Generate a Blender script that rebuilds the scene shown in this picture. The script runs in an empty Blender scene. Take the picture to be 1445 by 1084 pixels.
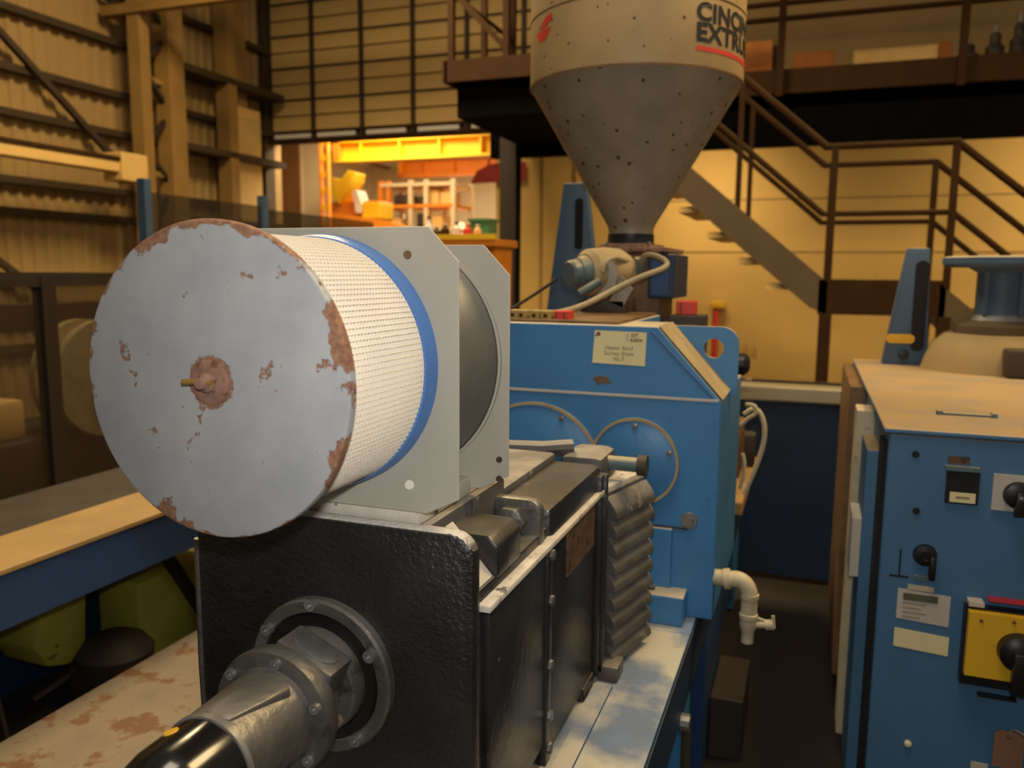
import bpy, bmesh, math, random
from mathutils import Vector, Matrix
random.seed(7)
PI = math.pi
scene = bpy.context.scene
COL = scene.collection

# ------------------------------------------------------------------ camera
W, H, F = 1445.0, 1084.0, 1150.0
EYE = Vector((0, 0, 1.5))
PSI, PITCH, ROLL = math.radians(20.161), math.radians(7.774), math.radians(0.5)
FWD = Vector((-math.sin(PSI)*math.cos(PITCH), math.cos(PSI)*math.cos(PITCH), -math.sin(PITCH)))
_r0 = Vector((math.cos(PSI), math.sin(PSI), 0)); _u0 = _r0.cross(FWD)
RGT = _r0*math.cos(ROLL) + _u0*math.sin(ROLL)
UPV = RGT.cross(FWD)
cam_data = bpy.data.cameras.new('camera')
cam = bpy.data.objects.new('camera', cam_data); COL.objects.link(cam)
cam.matrix_world = Matrix(((RGT.x, UPV.x, -FWD.x, EYE.x), (RGT.y, UPV.y, -FWD.y, EYE.y),
                           (RGT.z, UPV.z, -FWD.z, EYE.z), (0, 0, 0, 1)))
cam_data.sensor_width = 36; cam_data.sensor_fit = 'HORIZONTAL'
cam_data.lens = F/W*36
cam_data.clip_start = 0.02; cam_data.clip_end = 100
cam_data.dof.use_dof = True
cam_data.dof.focus_distance = 1.2
cam_data.dof.aperture_fstop = 4.5
scene.camera = cam
# pixel (in the 1445 x 1084 frame) -> world point on a known plane
def ray(x, y): return FWD + RGT*((x-W/2)/F) + UPV*((H/2-y)/F)
def aty(x, y, Y): d = ray(x, y); return EYE + d*(Y/d.y)
def atz(x, y, Z): d = ray(x, y); return EYE + d*((Z-1.5)/d.z)
def atx(x, y, X): d = ray(x, y); return EYE + d*(X/d.x)

# ------------------------------------------------------------------ world, lights, exposure
world = bpy.data.worlds.new('hall_ambient'); scene.world = world
world.use_nodes = True
bg = world.node_tree.nodes['Background']
bg.inputs[0].default_value = (1.0, 0.86, 0.66, 1); bg.inputs[1].default_value = 0.13
scene.view_settings.view_transform = 'Standard'
scene.view_settings.look = 'None'
scene.view_settings.exposure = 0.22
scene.view_settings.gamma = 1.0
scene.view_settings.use_curve_mapping = False

def area(name, loc, target, size, power, col, sy=None):
    l = bpy.data.lights.new(name, 'AREA'); l.energy = power; l.color = col
    l.shape = 'RECTANGLE'; l.size = size; l.size_y = sy or size
    o = bpy.data.objects.new(name, l); COL.objects.link(o); o.location = loc
    o.rotation_euler = (Vector(target)-Vector(loc)).to_track_quat('-Z', 'Y').to_euler()
    return o
SOD = (1.0, 0.72, 0.36)
WARM = (1.0, 0.77, 0.45)
def lamp(name, x, y, z, size, power, col): return area(name, (x, y, z), (x, y+.001, 0), size, power, col)
lamp('hall_lamp_near', -0.5, 0.9, 5.0, 1.4, 62, (1.0, 0.84, 0.62))
lamp('hall_lamp_right', 1.6, 3.2, 5.0, 1.4, 150, SOD)
lamp('hall_lamp_mid', -3.5, 5.0, 5.6, 1.4, 280, (1.0, 0.76, 0.42))
area('under_mezzanine_fill', (2.5, 8.15, 2.74), (0.6, 9.5, 1.1), 0.7, 40, WARM, 0.16)  # unseen fill light, added to brighten the ochre wall from the right
area('under_mezzanine_fill', (-1.15, 8.4, 2.74), (-1.6, 9.5, 1.0), 0.7, 21, WARM, 0.16)  # second unseen fill, added where the ochre wall stayed too dim
lamp('bay_lamp_front', -6.2, 11.4, 4.22, 1.8, 210, (1.0, 0.80, 0.50))
lamp('bay_lamp_rear', -6.4, 16.2, 4.22, 2.2, 300, (1.0, 0.84, 0.58))
fl = bpy.data.lights.new('camera_flash', 'AREA'); fl.energy = 7.6; fl.color = (1.0, 0.985, 0.96)
fl.shape = 'DISK'; fl.size = 0.05
flo = bpy.data.objects.new('camera_flash', fl); COL.objects.link(flo)
flo.location = EYE + UPV*0.10 + RGT*0.02 - FWD*0.02
flo.rotation_euler = (-(FWD)).to_track_quat('Z', 'Y').to_euler()

# ------------------------------------------------------------------ materials
MATS = {}
def lin(c):
    return tuple((v/12.92 if v <= 0.04045 else ((v+0.055)/1.055)**2.4) for v in (x/255.0 for x in c)) + (1.0,)
def mat(name, col, rough=0.55, metal=0.0, var=0.12, vs=6.0, dust=None, rust=None, bump=None, specks=None, spec=0.5):
    """painted or bare surface: colour with noise, settled dust on upward faces, rust patches, fine relief"""
    if name in MATS: return MATS[name]
    m = bpy.data.materials.new(name); m.use_nodes = True
    nt = m.node_tree; N = nt.nodes; L = nt.links
    b = N['Principled BSDF']
    b.inputs['Roughness'].default_value = rough; b.inputs['Metallic'].default_value = metal
    b.inputs['Specular IOR Level'].default_value = spec
    tc = N.new('ShaderNodeTexCoord')
    n1 = N.new('ShaderNodeTexNoise'); n1.inputs['Scale'].default_value = vs; n1.inputs['Detail'].default_value = 6
    L.new(tc.outputs['Object'], n1.inputs['Vector'])
    mr = N.new('ShaderNodeMapRange'); mr.inputs[1].default_value = 0.3; mr.inputs[2].default_value = 0.7
    mr.inputs[3].default_value = 1-var; mr.inputs[4].default_value = 1+var
    L.new(n1.outputs['Fac'], mr.inputs[0])
    mx = N.new('ShaderNodeMix'); mx.data_type = 'RGBA'; mx.blend_type = 'MULTIPLY'; mx.inputs[0].default_value = 1
    mx.inputs[6].default_value = lin(col)
    L.new(mr.outputs[0], mx.inputs[7])
    out = mx.outputs[2]
    def layer(out, fac_socket, c2):
        q = N.new('ShaderNodeMix'); q.data_type = 'RGBA'
        L.new(fac_socket, q.inputs[0]); L.new(out, q.inputs[6]); q.inputs[7].default_value = lin(c2)
        return q.outputs[2]
    if rust:
        rc, rs, thr = rust[:3]
        n2 = N.new('ShaderNodeTexNoise'); n2.inputs['Scale'].default_value = rs; n2.inputs['Detail'].default_value = 8
        n2.inputs['Roughness'].default_value = 0.65
        L.new(tc.outputs['Object'], n2.inputs['Vector'])
        r2 = N.new('ShaderNodeMapRange'); r2.inputs[1].default_value = thr; r2.inputs[2].default_value = thr+0.05
        L.new(n2.outputs['Fac'], r2.inputs[0]); out = layer(out, r2.outputs[0], rc)
    if specks:
        vc, vsc, vr = specks
        vo = N.new('ShaderNodeTexVoronoi'); vo.inputs['Scale'].default_value = vsc; vo.inputs['Randomness'].default_value = 1
        L.new(tc.outputs['Object'], vo.inputs['Vector'])
        sx = N.new('ShaderNodeSeparateColor'); L.new(vo.outputs['Color'], sx.inputs[0])
        rr = N.new('ShaderNodeMath'); rr.operation = 'MULTIPLY'; rr.inputs[1].default_value = vr; L.new(sx.outputs[0], rr.inputs[0])
        lt_ = N.new('ShaderNodeMath'); lt_.operation = 'LESS_THAN'; L.new(vo.outputs['Distance'], lt_.inputs[0]); L.new(rr.outputs[0], lt_.inputs[1])
        out = layer(out, lt_.outputs[0], vc)
    if dust:
        dc, amt = dust[:2]; ds = dust[2] if len(dust) > 2 else 9.0
        g = N.new('ShaderNodeNewGeometry'); sp = N.new('ShaderNodeSeparateXYZ'); L.new(g.outputs['Normal'], sp.inputs[0])
        d1 = N.new('ShaderNodeMapRange'); d1.inputs[1].default_value = 0.35; d1.inputs[2].default_value = 0.9
        L.new(sp.outputs['Z'], d1.inputs[0])
        n3 = N.new('ShaderNodeTexNoise'); n3.inputs['Scale'].default_value = ds; n3.inputs['Detail'].default_value = 7
        L.new(tc.outputs['Object'], n3.inputs['Vector'])
        d2 = N.new('ShaderNodeMapRange'); d2.inputs[1].default_value = 0.38; d2.inputs[2].default_value = 0.58
        d2.inputs[3].default_value = amt*(dust[3] if len(dust) > 3 else 0.75); d2.inputs[4].default_value = amt
        L.new(n3.outputs['Fac'], d2.inputs[0])
        mm = N.new('ShaderNodeMath'); mm.operation = 'MULTIPLY'; L.new(d1.outputs[0], mm.inputs[0]); L.new(d2.outputs[0], mm.inputs[1])
        out = layer(out, mm.outputs[0], dc)
    L.new(out, b.inputs['Base Color'])
    if bump:
        n4 = N.new('ShaderNodeTexNoise'); n4.inputs['Scale'].default_value = bump[1]; n4.inputs['Detail'].default_value = 4
        L.new(tc.outputs['Object'], n4.inputs['Vector'])
        bp = N.new('ShaderNodeBump'); bp.inputs['Strength'].default_value = bump[0]; bp.inputs['Distance'].default_value = bump[2] if len(bump) > 2 else 0.01
        L.new(n4.outputs['Fac'], bp.inputs['Height']); L.new(bp.outputs[0], b.inputs['Normal'])
    MATS[name] = m
    return m

def disc_material(center, R):
    """grey paint flaking to rust along the rim, with chips scattered over the face (object space)"""
    m = bpy.data.materials.new('chipped_grey_paint'); m.use_nodes = True
    nt = m.node_tree; N = nt.nodes; L = nt.links; b = N['Principled BSDF']
    b.inputs['Roughness'].default_value = 0.5
    tc = N.new('ShaderNodeTexCoord')
    sub = N.new('ShaderNodeVectorMath'); sub.operation = 'SUBTRACT'; sub.inputs[1].default_value = center
    L.new(tc.outputs['Object'], sub.inputs[0])
    ln = N.new('ShaderNodeVectorMath'); ln.operation = 'MULTIPLY'; ln.inputs[1].default_value = (1, 0, 1); L.new(sub.outputs[0], ln.inputs[0])
    le = N.new('ShaderNodeVectorMath'); le.operation = 'LENGTH'; L.new(ln.outputs[0], le.inputs[0])
    def noise(scale, det=6, rough=.6):
        n = N.new('ShaderNodeTexNoise'); n.inputs['Scale'].default_value = scale; n.inputs['Detail'].default_value = det
        n.inputs['Roughness'].default_value = rough; L.new(sub.outputs[0], n.inputs['Vector']); return n.outputs['Fac']
    def math_(op, a, c, cl=False):
        q = N.new('ShaderNodeMath'); q.operation = op; q.use_clamp = cl
        for i, v in enumerate((a, c)):
            if isinstance(v, (int, float)): q.inputs[i].default_value = v
            else: L.new(v, q.inputs[i])
        return q.outputs[0]
    def mrange(v, a, c, lo=0, hi=1):
        q = N.new('ShaderNodeMapRange'); q.inputs[1].default_value = a; q.inputs[2].default_value = c
        q.inputs[3].default_value = lo; q.inputs[4].default_value = hi; L.new(v, q.inputs[0]); return q.outputs[0]
    # rim: where large noise is high, flaking reaches further in
    big = mrange(noise(11, 2), .46, .66, -0.006, 0.015)
    sepz = N.new('ShaderNodeSeparateXYZ'); L.new(sub.outputs[0], sepz.inputs[0])
    big = math_('ADD', big, math_('MULTIPLY', mrange(sepz.outputs['Z'], .09, .17), .008))
    fine = math_('MULTIPLY', math_('SUBTRACT', noise(70, 8, .7), .5), 0.03)
    edge = math_('ADD', math_('ADD', le.outputs['Value'], big), fine)
    rim = mrange(edge, R-0.0030, R-0.0016)
    # chips
    chips = math_('MULTIPLY', mrange(noise(22, 3), .64, .66), mrange(noise(130, 6, .7), .44, .5))
    chips2 = mrange(noise(64, 5, .6), .70, .72)
    hub = mrange(math_('ADD', le.outputs['Value'], math_('MULTIPLY', math_('SUBTRACT', noise(80, 5), .5), .016)), .031, .029)
    rust = math_('MAXIMUM', math_('MAXIMUM', rim, chips2), math_('MAXIMUM', chips, hub))
    rc = N.new('ShaderNodeMix'); rc.data_type = 'RGBA'; L.new(mrange(noise(120, 6), .35, .65), rc.inputs[0])
    rc.inputs[6].default_value = lin((112, 74, 60)); rc.inputs[7].default_value = lin((150, 112, 80))
    base = N.new('ShaderNodeMix'); base.data_type = 'RGBA'; L.new(mrange(noise(12, 8), .3, .7), base.inputs[0])
    base.inputs[6].default_value = lin((144, 146, 149)); base.inputs[7].default_value = lin((163, 163, 162))
    mx = N.new('ShaderNodeMix'); mx.data_type = 'RGBA'; L.new(rust, mx.inputs[0]); L.new(base.outputs[2], mx.inputs[6]); L.new(rc.outputs[2], mx.inputs[7])
    L.new(mx.outputs[2], b.inputs['Base Color'])
    bp = N.new('ShaderNodeBump'); bp.inputs['Strength'].default_value = .5; bp.inputs['Distance'].default_value = .002; bp.invert = True
    L.new(rust, bp.inputs['Height']); L.new(bp.outputs[0], b.inputs['Normal'])
    ro = mrange(rust, 0, 1, .45, .9); L.new(ro, b.inputs['Roughness'])
    return m

def mesh_material(name, col, alpha):
    m = bpy.data.materials.new(name); m.use_nodes = True
    b = m.node_tree.nodes['Principled BSDF']; b.inputs['Base Color'].default_value = lin(col)
    b.inputs['Roughness'].default_value = .5; b.inputs['Alpha'].default_value = alpha
    MATS[name] = m; return m

DUSTC = (206, 188, 150)
M = {
 'blue': mat('machine_blue_paint', (62, 124, 176), .42, var=.13, vs=5, dust=(DUSTC, .9), rust=((60, 62, 60), 9, .73), bump=(.06, 60)),
 'blue_dusty': mat('dusty_blue_steel', (48, 92, 140), .6, var=.2, vs=9, dust=((192, 186, 168), .95, 7, .25), bump=(.1, 40)),
 'blue_dark': mat('dark_blue_paint', (26, 44, 70), .5, var=.2, vs=4, dust=(DUSTC, .5)),
 'cab_blue': mat('cabinet_blue_paint', (68, 108, 142), .5, var=.10, vs=4, dust=((168, 140, 98), .95, 5), rust=((48, 58, 66), 7, .74)),
 'post_blue': mat('grey_blue_paint', (66, 92, 120), .5, var=.1, vs=5, dust=(DUSTC, .6)),
 'black_cast': mat('black_cast_iron', (30, 29, 29), .38, var=.35, vs=12, dust=((216, 210, 198), 1.0, 22), bump=(.55, 150, .004)),
 'black_paint': mat('black_motor_paint', (32, 31, 31), .33, var=.4, vs=9, dust=((126, 118, 100), .5), rust=((92, 90, 88), 14, .66), bump=(.12, 60)),
 'black_plain': mat('black_plastic', (22, 21, 21), .4, var=.2),
 'dusty_black': mat('dust_covered_black', (74, 72, 70), .6, var=.35, vs=14, dust=((164, 156, 144), .8, 12, .5), rust=((120, 116, 110), 16, .6), bump=(.2, 60)),
 'grey_plate': mat('grey_galvanised_plate', (166, 162, 148), .48, var=.06, vs=8, rust=((120, 110, 92), 26, .76), dust=((200, 194, 178), .6)),
 'grey_duct': mat('dull_grey_duct', (118, 116, 108), .45, metal=.35, var=.18, vs=7, dust=((190, 184, 170), .6)),
 'filter': mat('cream_filter_mesh', (216, 205, 186), .7, var=.05, vs=7),
 'band': mat('blue_rubber_band', (84, 128, 192), .45, var=.06),
 'rusty': mat('rusted_steel', (134, 100, 84), .85, var=.28, vs=40, rust=((100, 66, 48), 60, .55), bump=(.5, 120, .003)),
 'steel_dusty': mat('dusty_cast_aluminium', (98, 94, 88), .42, metal=.5, var=.3, vs=16, rust=((70, 66, 62), 24, .58), dust=((176, 170, 156), .55), bump=(.18, 70)),
 'steel_bolt': mat('bolt_steel', (140, 138, 134), .4, metal=.6, var=.2, vs=40),
 'gloss_black': mat('gloss_black_paint', (20, 19, 18), .16, var=.2, vs=12, rust=((120, 104, 70), 16, .69)),
 'yellow': mat('yellow_paint', (222, 172, 34), .5, var=.08),
 'hopper': mat('hopper_cream_paint', (186, 158, 112), .5, var=.14, vs=5, specks=((104, 78, 50), 30, .16)),
 'cone': mat('hopper_grey_steel', (140, 134, 120), .5, metal=.15, var=.16, vs=9, specks=((58, 40, 32), 30, .24)),
 'ink': mat('black_lettering', (26, 24, 24), .6, var=.05),
 'red': mat('red_lettering', (214, 62, 48), .55, var=.06),
 'redblock': mat('red_plastic', (206, 60, 46), .45, var=.1),
 'paper': mat('aged_paper_label', (226, 212, 160), .7, var=.05, vs=14),
 'white_paper': mat('grey_white_label', (190, 180, 168), .7, var=.06, vs=14),
 'print': mat('faded_print', (150, 128, 96), .8, var=.1, vs=20),
 'maroon': mat('maroon_print', (120, 62, 52), .8, var=.1),
 'brown_steel': mat('brown_painted_steel', (58, 37, 17), .8, var=.14, vs=4, dust=((110, 92, 58), .5), spec=.15),
 'soffit': mat('shade_black_steel', (9, 8, 7), .95, var=.2, spec=.05),  # black paint, darkened further to hold the shade beneath the mezzanine
 'stringer': mat('dull_olive_steel', (92, 76, 52), .65, var=.12, vs=4),
 'yellow_wall': mat('ochre_blockwork_paint', (208, 169, 93), .75, var=.06, vs=1.3, rust=((178, 138, 66), 2.2, .66), bump=(.15, 10)),
 'clad': mat('tan_wall_cladding', (164, 134, 82), .65, var=.09, vs=1.1),
 'panel': mat('ochre_door_panel', (208, 174, 108), .6, var=.10, vs=1.3),
 'clad_dark': mat('dark_cladding_rail', (62, 46, 26), .7, var=.1),
 'col_steel': mat('tan_column_paint', (150, 116, 62), .6, var=.12, vs=3),
 'cream': mat('cream_box_paint', (226, 186, 112), .55, var=.06),
 'floor': mat('stained_concrete', (40, 33, 27), .6, var=.3, vs=1.6, rust=((40, 34, 30), 3, .58), bump=(.2, 30)),
 'guard': mat('dark_guard_steel', (48, 36, 26), .6, var=.15),
 'screen': mesh_material('smoked_screen', (70, 56, 38), .45),
 'wire': mesh_material('fine_dark_mesh', (46, 40, 32), .55),
 'ochre_bed': mat('worn_ochre_paint', (168, 136, 82), .6, var=.14, vs=6),
 'bench_blue': mat('deep_blue_paint', (34, 64, 106), .55, var=.14, vs=4),
 'olive': mat('olive_yellow_paint', (176, 166, 60), .6, var=.16, vs=6, rust=((96, 76, 40), 7, .64)),
 'tan_table': mat('rust_stained_table', (142, 127, 106), .55, var=.22, vs=5, rust=((122, 88, 60), 5, .52)),
 'drum_dark': mat('dark_machine_steel', (58, 48, 38), .6, var=.25, vs=6),
 'pvc': mat('dusty_white_pvc', (190, 176, 146), .5, var=.14, vs=14, rust=((140, 124, 96), 30, .62)),
 'cable': mat('dusty_grey_cable', (150, 138, 108), .6, var=.14, vs=20),
 'cable_white': mat('dusty_white_cable', (196, 180, 148), .6, var=.1, vs=20),
 'teal': mat('grey_green_enamel', (84, 104, 108), .4, var=.12, vs=14, dust=((176, 160, 122), .9)),
 'fawn': mat('dust_coated_casting', (168, 148, 108), .75, var=.16, vs=14),
 'brown_cast': mat('oily_brown_casting', (112, 84, 54), .5, var=.3, vs=16),
 'terminal': mat('ochre_terminal_plastic', (158, 134, 78), .6, var=.14, vs=30),
 'orange': mat('orange_crane_paint', (236, 140, 34), .5, var=.06),
 'crane_yellow': mat('yellow_crane_paint', (246, 198, 30), .5, var=.05),
 'bay_wall': mat('pale_bay_cladding', (226, 206, 168), .7, var=.05, vs=.8),
 'bay_brown': mat('brown_strip_curtain', (140, 96, 50), .6, var=.1, vs=2),
 'white': mat('white_paint', (230, 224, 212), .6, var=.04),
 'green': mat('green_plastic', (64, 130, 92), .5, var=.1),
 'card': mat('orange_cardboard', (176, 108, 48), .8, var=.1),
 'wood': mat('pale_timber', (160, 126, 76), .7, var=.12, vs=3),
 'stainless': mat('brushed_stainless_lip', (200, 186, 150), .3, metal=.55, var=.05),
 'slot': mat('black_slot', (18, 18, 19), .8, var=.1),
 'brass': mat('tarnished_brass', (150, 116, 52), .5, metal=.3, var=.2, vs=30),
 'nameplate': mat('rusted_nameplate', (94, 70, 46), .6, metal=.2, var=.25, vs=30, rust=((62, 46, 34), 40, .55)),
 'pale_dust': mat('pale_settled_dust', (196, 188, 174), .85, var=.14, vs=26, rust=((96, 92, 88), 20, .60)),
 'cowl': mat('beige_dusty_cowl', (156, 134, 90), .75, var=.1, vs=6),
 'card_tag': mat('brown_card_tag', (140, 100, 74), .8, var=.08),
}

# ------------------------------------------------------------------ mesh builder
class MB:
    def __init__(s): s.bm = bmesh.new()
    def box(s, x0, x1, y0, y1, z0, z1, bev=0.0, seg=2):
        t = bmesh.new()
        bmesh.ops.create_cube(t, size=1)
        for v in t.verts:
            v.co = Vector(((x0+x1)/2+v.co.x*(x1-x0), (y0+y1)/2+v.co.y*(y1-y0), (z0+z1)/2+v.co.z*(z1-z0)))
        if bev: bmesh.ops.bevel(t, geom=t.edges[:], offset=bev, segments=seg, affect='EDGES', profile=.5)
        return s._merge(t)
    def _merge(s, t, mx=None):
        if mx: bmesh.ops.transform(t, matrix=mx, verts=t.verts)
        me = bpy.data.meshes.new('tmp'); t.to_mesh(me); t.free(); s.bm.from_mesh(me); bpy.data.meshes.remove(me)
        return s
    def lathe(s, c, axis, prof, seg=48, cap=True, a0=0, a1=2*PI):
        """prof: list of (distance along axis, radius)"""
        c = Vector(c); ax = Vector(axis).normalized()
        h = Vector((0, 0, 1)) if abs(ax.z) < .9 else Vector((1, 0, 0))
        e1 = ax.cross(h).normalized(); e2 = ax.cross(e1)
        t = bmesh.new(); rings = []
        full = abs(a1-a0-2*PI) < 1e-6; n = seg if full else seg+1
        for d, r in prof:
            if r < 1e-6: rings.append([t.verts.new(c+ax*d)])
            else: rings.append([t.verts.new(c+ax*d+(e1*math.cos(a0+(a1-a0)*i/seg)+e2*math.sin(a0+(a1-a0)*i/seg))*r) for i in range(n)])
        for A, B in zip(rings, rings[1:]):
            for i in range(seg if full else seg):
                j = (i+1) % n
                if len(A) == 1 and len(B) == 1: continue
                if len(A) == 1: t.faces.new((A[0], B[i], B[j]))
                elif len(B) == 1: t.faces.new((A[i], B[0], A[j]))
                else: t.faces.new((A[i], B[i], B[j], A[j]))
        if cap and full:
            for R in (rings[0], rings[-1]):
                if len(R) > 2: t.faces.new(R)
        bmesh.ops.recalc_face_normals(t, faces=t.faces)
        return s._merge(t)
    def cyl(s, p0, p1, r, r2=None, seg=20):
        p0 = Vector(p0); p1 = Vector(p1); L = (p1-p0).length
        return s.lathe(p0, p1-p0, [(0, r), (L, r if r2 is None else r2)], seg)
    def tube(s, pts, r, seg=10, smooth=0):
        P = [Vector(p) for p in pts]
        for _ in range(smooth):
            Q = [P[0]]
            for a, b in zip(P, P[1:]): Q += [a.lerp(b, .25), a.lerp(b, .75)]
            P = Q+[P[-1]]
        t = bmesh.new(); rings = []; prev = None
        for i, p in enumerate(P):
            d = (P[min(i+1, len(P)-1)]-P[max(i-1, 0)]).normalized()
            if prev is None:
                h = Vector((0, 0, 1)) if abs(d.z) < .9 else Vector((1, 0, 0)); e1 = d.cross(h).normalized()
            else: e1 = (prev-d*prev.dot(d)).normalized()
            prev = e1; e2 = d.cross(e1)
            rings.append([t.verts.new(p+(e1*math.cos(2*PI*k/seg)+e2*math.sin(2*PI*k/seg))*r) for k in range(seg)])
        for A, B in zip(rings, rings[1:]):
            for i in range(seg): t.faces.new((A[i], A[(i+1) % seg], B[(i+1) % seg], B[i]))
        t.faces.new(rings[0]); t.faces.new(rings[-1])
        bmesh.ops.recalc_face_normals(t, faces=t.faces)
        return s._merge(t)
    def prism(s, pts, vec, bev=0.0):
        """closed outline swept by vec"""
        t = bmesh.new(); v = Vector(vec)
        A = [t.verts.new(Vector(p)) for p in pts]; B = [t.verts.new(Vector(p)+v) for p in pts]
        t.faces.new(A); t.faces.new(B[::-1]); n = len(pts)
        for i in range(n): t.faces.new((A[i], B[i], B[(i+1) % n], A[(i+1) % n]))
        bmesh.ops.recalc_face_normals(t, faces=t.faces)
        if bev: bmesh.ops.bevel(t, geom=t.edges[:], offset=bev, segments=2, affect='EDGES', profile=.5)
        return s._merge(t)
    def bar(s, p0, p1, w, h, up=(0, 0, 1)):
        """square bar from p0 to p1"""
        p0 = Vector(p0); p1 = Vector(p1); d = (p1-p0).normalized(); u = Vector(up)
        e1 = d.cross(u)
        if e1.length < 1e-4: e1 = d.cross(Vector((1, 0, 0)))
        e1.normalize(); e2 = e1.cross(d)
        q = [p0+e1*a*w/2+e2*b*h/2 for a, b in ((-1, -1), (1, -1), (1, 1), (-1, 1))]
        return s.prism(q, p1-p0)
    def raw(s, verts, faces):
        t = bmesh.new(); V = [t.verts.new(v) for v in verts]
        for f in faces: t.faces.new([V[i] for i in f])
        bmesh.ops.recalc_face_normals(t, faces=t.faces)
        return s._merge(t)
    def build(s, name, material, parent=None, smooth=True, ang=35, kind=None, label=None):
        me = bpy.data.meshes.new(name)
        o = bpy.data.objects.new(name, me)
        COL.objects.link(o)
        org = Vector((0, 0, 0))
        if parent is not None:
            o.parent = parent; p = parent
            while p: org = org+p.location; p = p.parent
        for v in s.bm.verts: v.co = v.co-org
        s.bm.to_mesh(me); s.bm.free()
        me.materials.append(M[material] if isinstance(material, str) else material)
        if smooth:
            me.shade_smooth(); me.set_sharp_from_angle(angle=math.radians(ang))
        if kind: o['kind'] = kind
        if label: o['label'] = label
        return o

def thing(name, loc, label, cat, group=None):
    o = bpy.data.objects.new(name, None); COL.objects.link(o); o.location = loc
    o.empty_display_size = .1
    o['label'] = label; o['category'] = cat
    if group: o['group'] = group
    return o
def tag(o, label, cat, group=None):
    """gives a one-mesh thing its labels and moves its origin to the middle of its base"""
    me = o.data; zs = [v.co.z for v in me.vertices]
    c = Vector((sum(v.co.x for v in me.vertices)/len(zs), sum(v.co.y for v in me.vertices)/len(zs), min(zs)))
    me.transform(Matrix.Translation(-c)); o.location = c
    o['label'] = label; o['category'] = cat
    if group: o['group'] = group
    return o
def struct(o, label=None, cat=None):
    o['kind'] = 'structure'
    if label: o['label'] = label
    if cat: o['category'] = cat
    return o
def part_copy(src, name, parent, delta):
    c = bpy.data.objects.new(name, src.data); COL.objects.link(c); c.parent = parent
    c.location = src.location+Vector(delta); return c
def hexbolt(mb, p, ax, r, h):
    p = Vector(p); ax = Vector(ax).normalized()
    mb.lathe(p, ax, [(0, r), (h*.9, r), (h, r*.85)], 6)
def text_mesh(txt, size, bold=0.0):
    cu = bpy.data.curves.new('text_tmp', 'FONT'); cu.body = txt; cu.size = size; cu.offset = bold; cu.resolution_u = 3; cu.space_character = 1.06
    o = bpy.data.objects.new('text_tmp', cu); COL.objects.link(o)
    dg = bpy.context.evaluated_depsgraph_get(); ev = o.evaluated_get(dg); me = ev.to_mesh()
    vs = [Vector(v.co) for v in me.vertices]; fs = [tuple(p.vertices) for p in me.polygons]
    ev.to_mesh_clear(); bpy.data.objects.remove(o); bpy.data.curves.remove(cu)
    return vs, fs
def text_plane(name, txt, size, origin, parent, material, bold=0.0, width=None, center=False):
    """flat lettering on a face that looks toward -Y"""
    vs, fs = text_mesh(txt, size, bold)
    x0 = min(v.x for v in vs); x1 = max(v.x for v in vs); k = (width/(x1-x0)) if width else 1
    sh = -(x0+x1)/2*k if center else -x0*k
    mb = MB(); o = Vector(origin)
    t = bmesh.new(); V = [t.verts.new(o+Vector((v.x*k+sh, 0, v.y))) for v in vs]
    for f in fs:
        try: t.faces.new([V[i] for i in f])
        except ValueError: pass
    bmesh.ops.recalc_face_normals(t, faces=t.faces); mb._merge(t)
    return mb.build(name, material, parent, smooth=False)
def rrect(x0, x1, z0, z1, r, y, n=5, corners=(1, 1, 1, 1)):
    """rounded rectangle outline in the plane y; corners: bl, br, tr, tl"""
    out = []
    for k, (cx, cz, a) in enumerate(((x0, z0, PI), (x1, z0, 1.5*PI), (x1, z1, 0), (x0, z1, .5*PI))):
        if not corners[k]: out.append(Vector((cx, y, cz))); continue
        ox = cx+(r if cx == x0 else -r); oz = cz+(r if cz == z0 else -r)
        for i in range(n+1):
            t = a+.5*PI*i/n; out.append(Vector((ox+r*math.cos(t), y, oz+r*math.sin(t))))
    return out
def px_box(mb, x0, y0, x1, y1, Y, depth, bev=0.0):
    """box whose front face spans the pixel rectangle on plane Y"""
    a = aty(x0, y1, Y); c = aty(x1, y0, Y); b2 = aty(x1, y1, Y); d = aty(x0, y0, Y)
    X0 = (a.x+d.x)/2; X1 = (b2.x+c.x)/2; Z0 = (a.z+b2.z)/2; Z1 = (c.z+d.z)/2
    mb.box(X0, X1, Y, Y+depth, Z0, Z1, bev); return X0, X1, Z0, Z1

# ================================================================== THE SETTING
XW, YW = -7.4, 10.0          # left wall, far wall
o = struct(MB().box(-12.0, 6.0, -2.0, 22.0, -0.1, 0.0).build('floor', 'floor', smooth=False), 'dark stained concrete factory floor', 'floor')

# left wall: ribbed cladding sheet
vs, fs = [], []
y = -1.0; prof = []
while y < YW:
    prof += [(y, 0), (y+.07, 0), (y+.09, .03), (y+.13, .03)]; y += .15
for (py, dx) in prof: vs += [(XW+dx, py, 0), (XW+dx, py, 7.0)]
for i in range(len(prof)-1): fs.append((2*i, 2*i+2, 2*i+3, 2*i+1))
wl = struct(MB().raw(vs, fs).build('wall_left', 'clad', smooth=False), 'tan ribbed metal cladding on the long side wall', 'wall')
rails_z = [0.72, 1.02, 2.05, 2.35, 2.98, 3.40, 3.95, 4.5]
for z in rails_z:
    MB().box(XW+.03, XW+.13, -1, YW-.05, z-.035, z+.035).build('sheeting_rail', 'clad_dark', wl, smooth=False)
# diagonal wall braces
for (ya, za, yb, zb) in ((4.3, 2.5, 7.0, 0.6), (5.4, 4.0, 7.2, 2.6), (6.2, 4.9, 7.6, 4.1)):
    MB().bar((XW+.16, ya, za), (XW+.16, yb, zb), .06, .06).build('wall_brace', 'clad_dark', wl, smooth=False)

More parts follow.
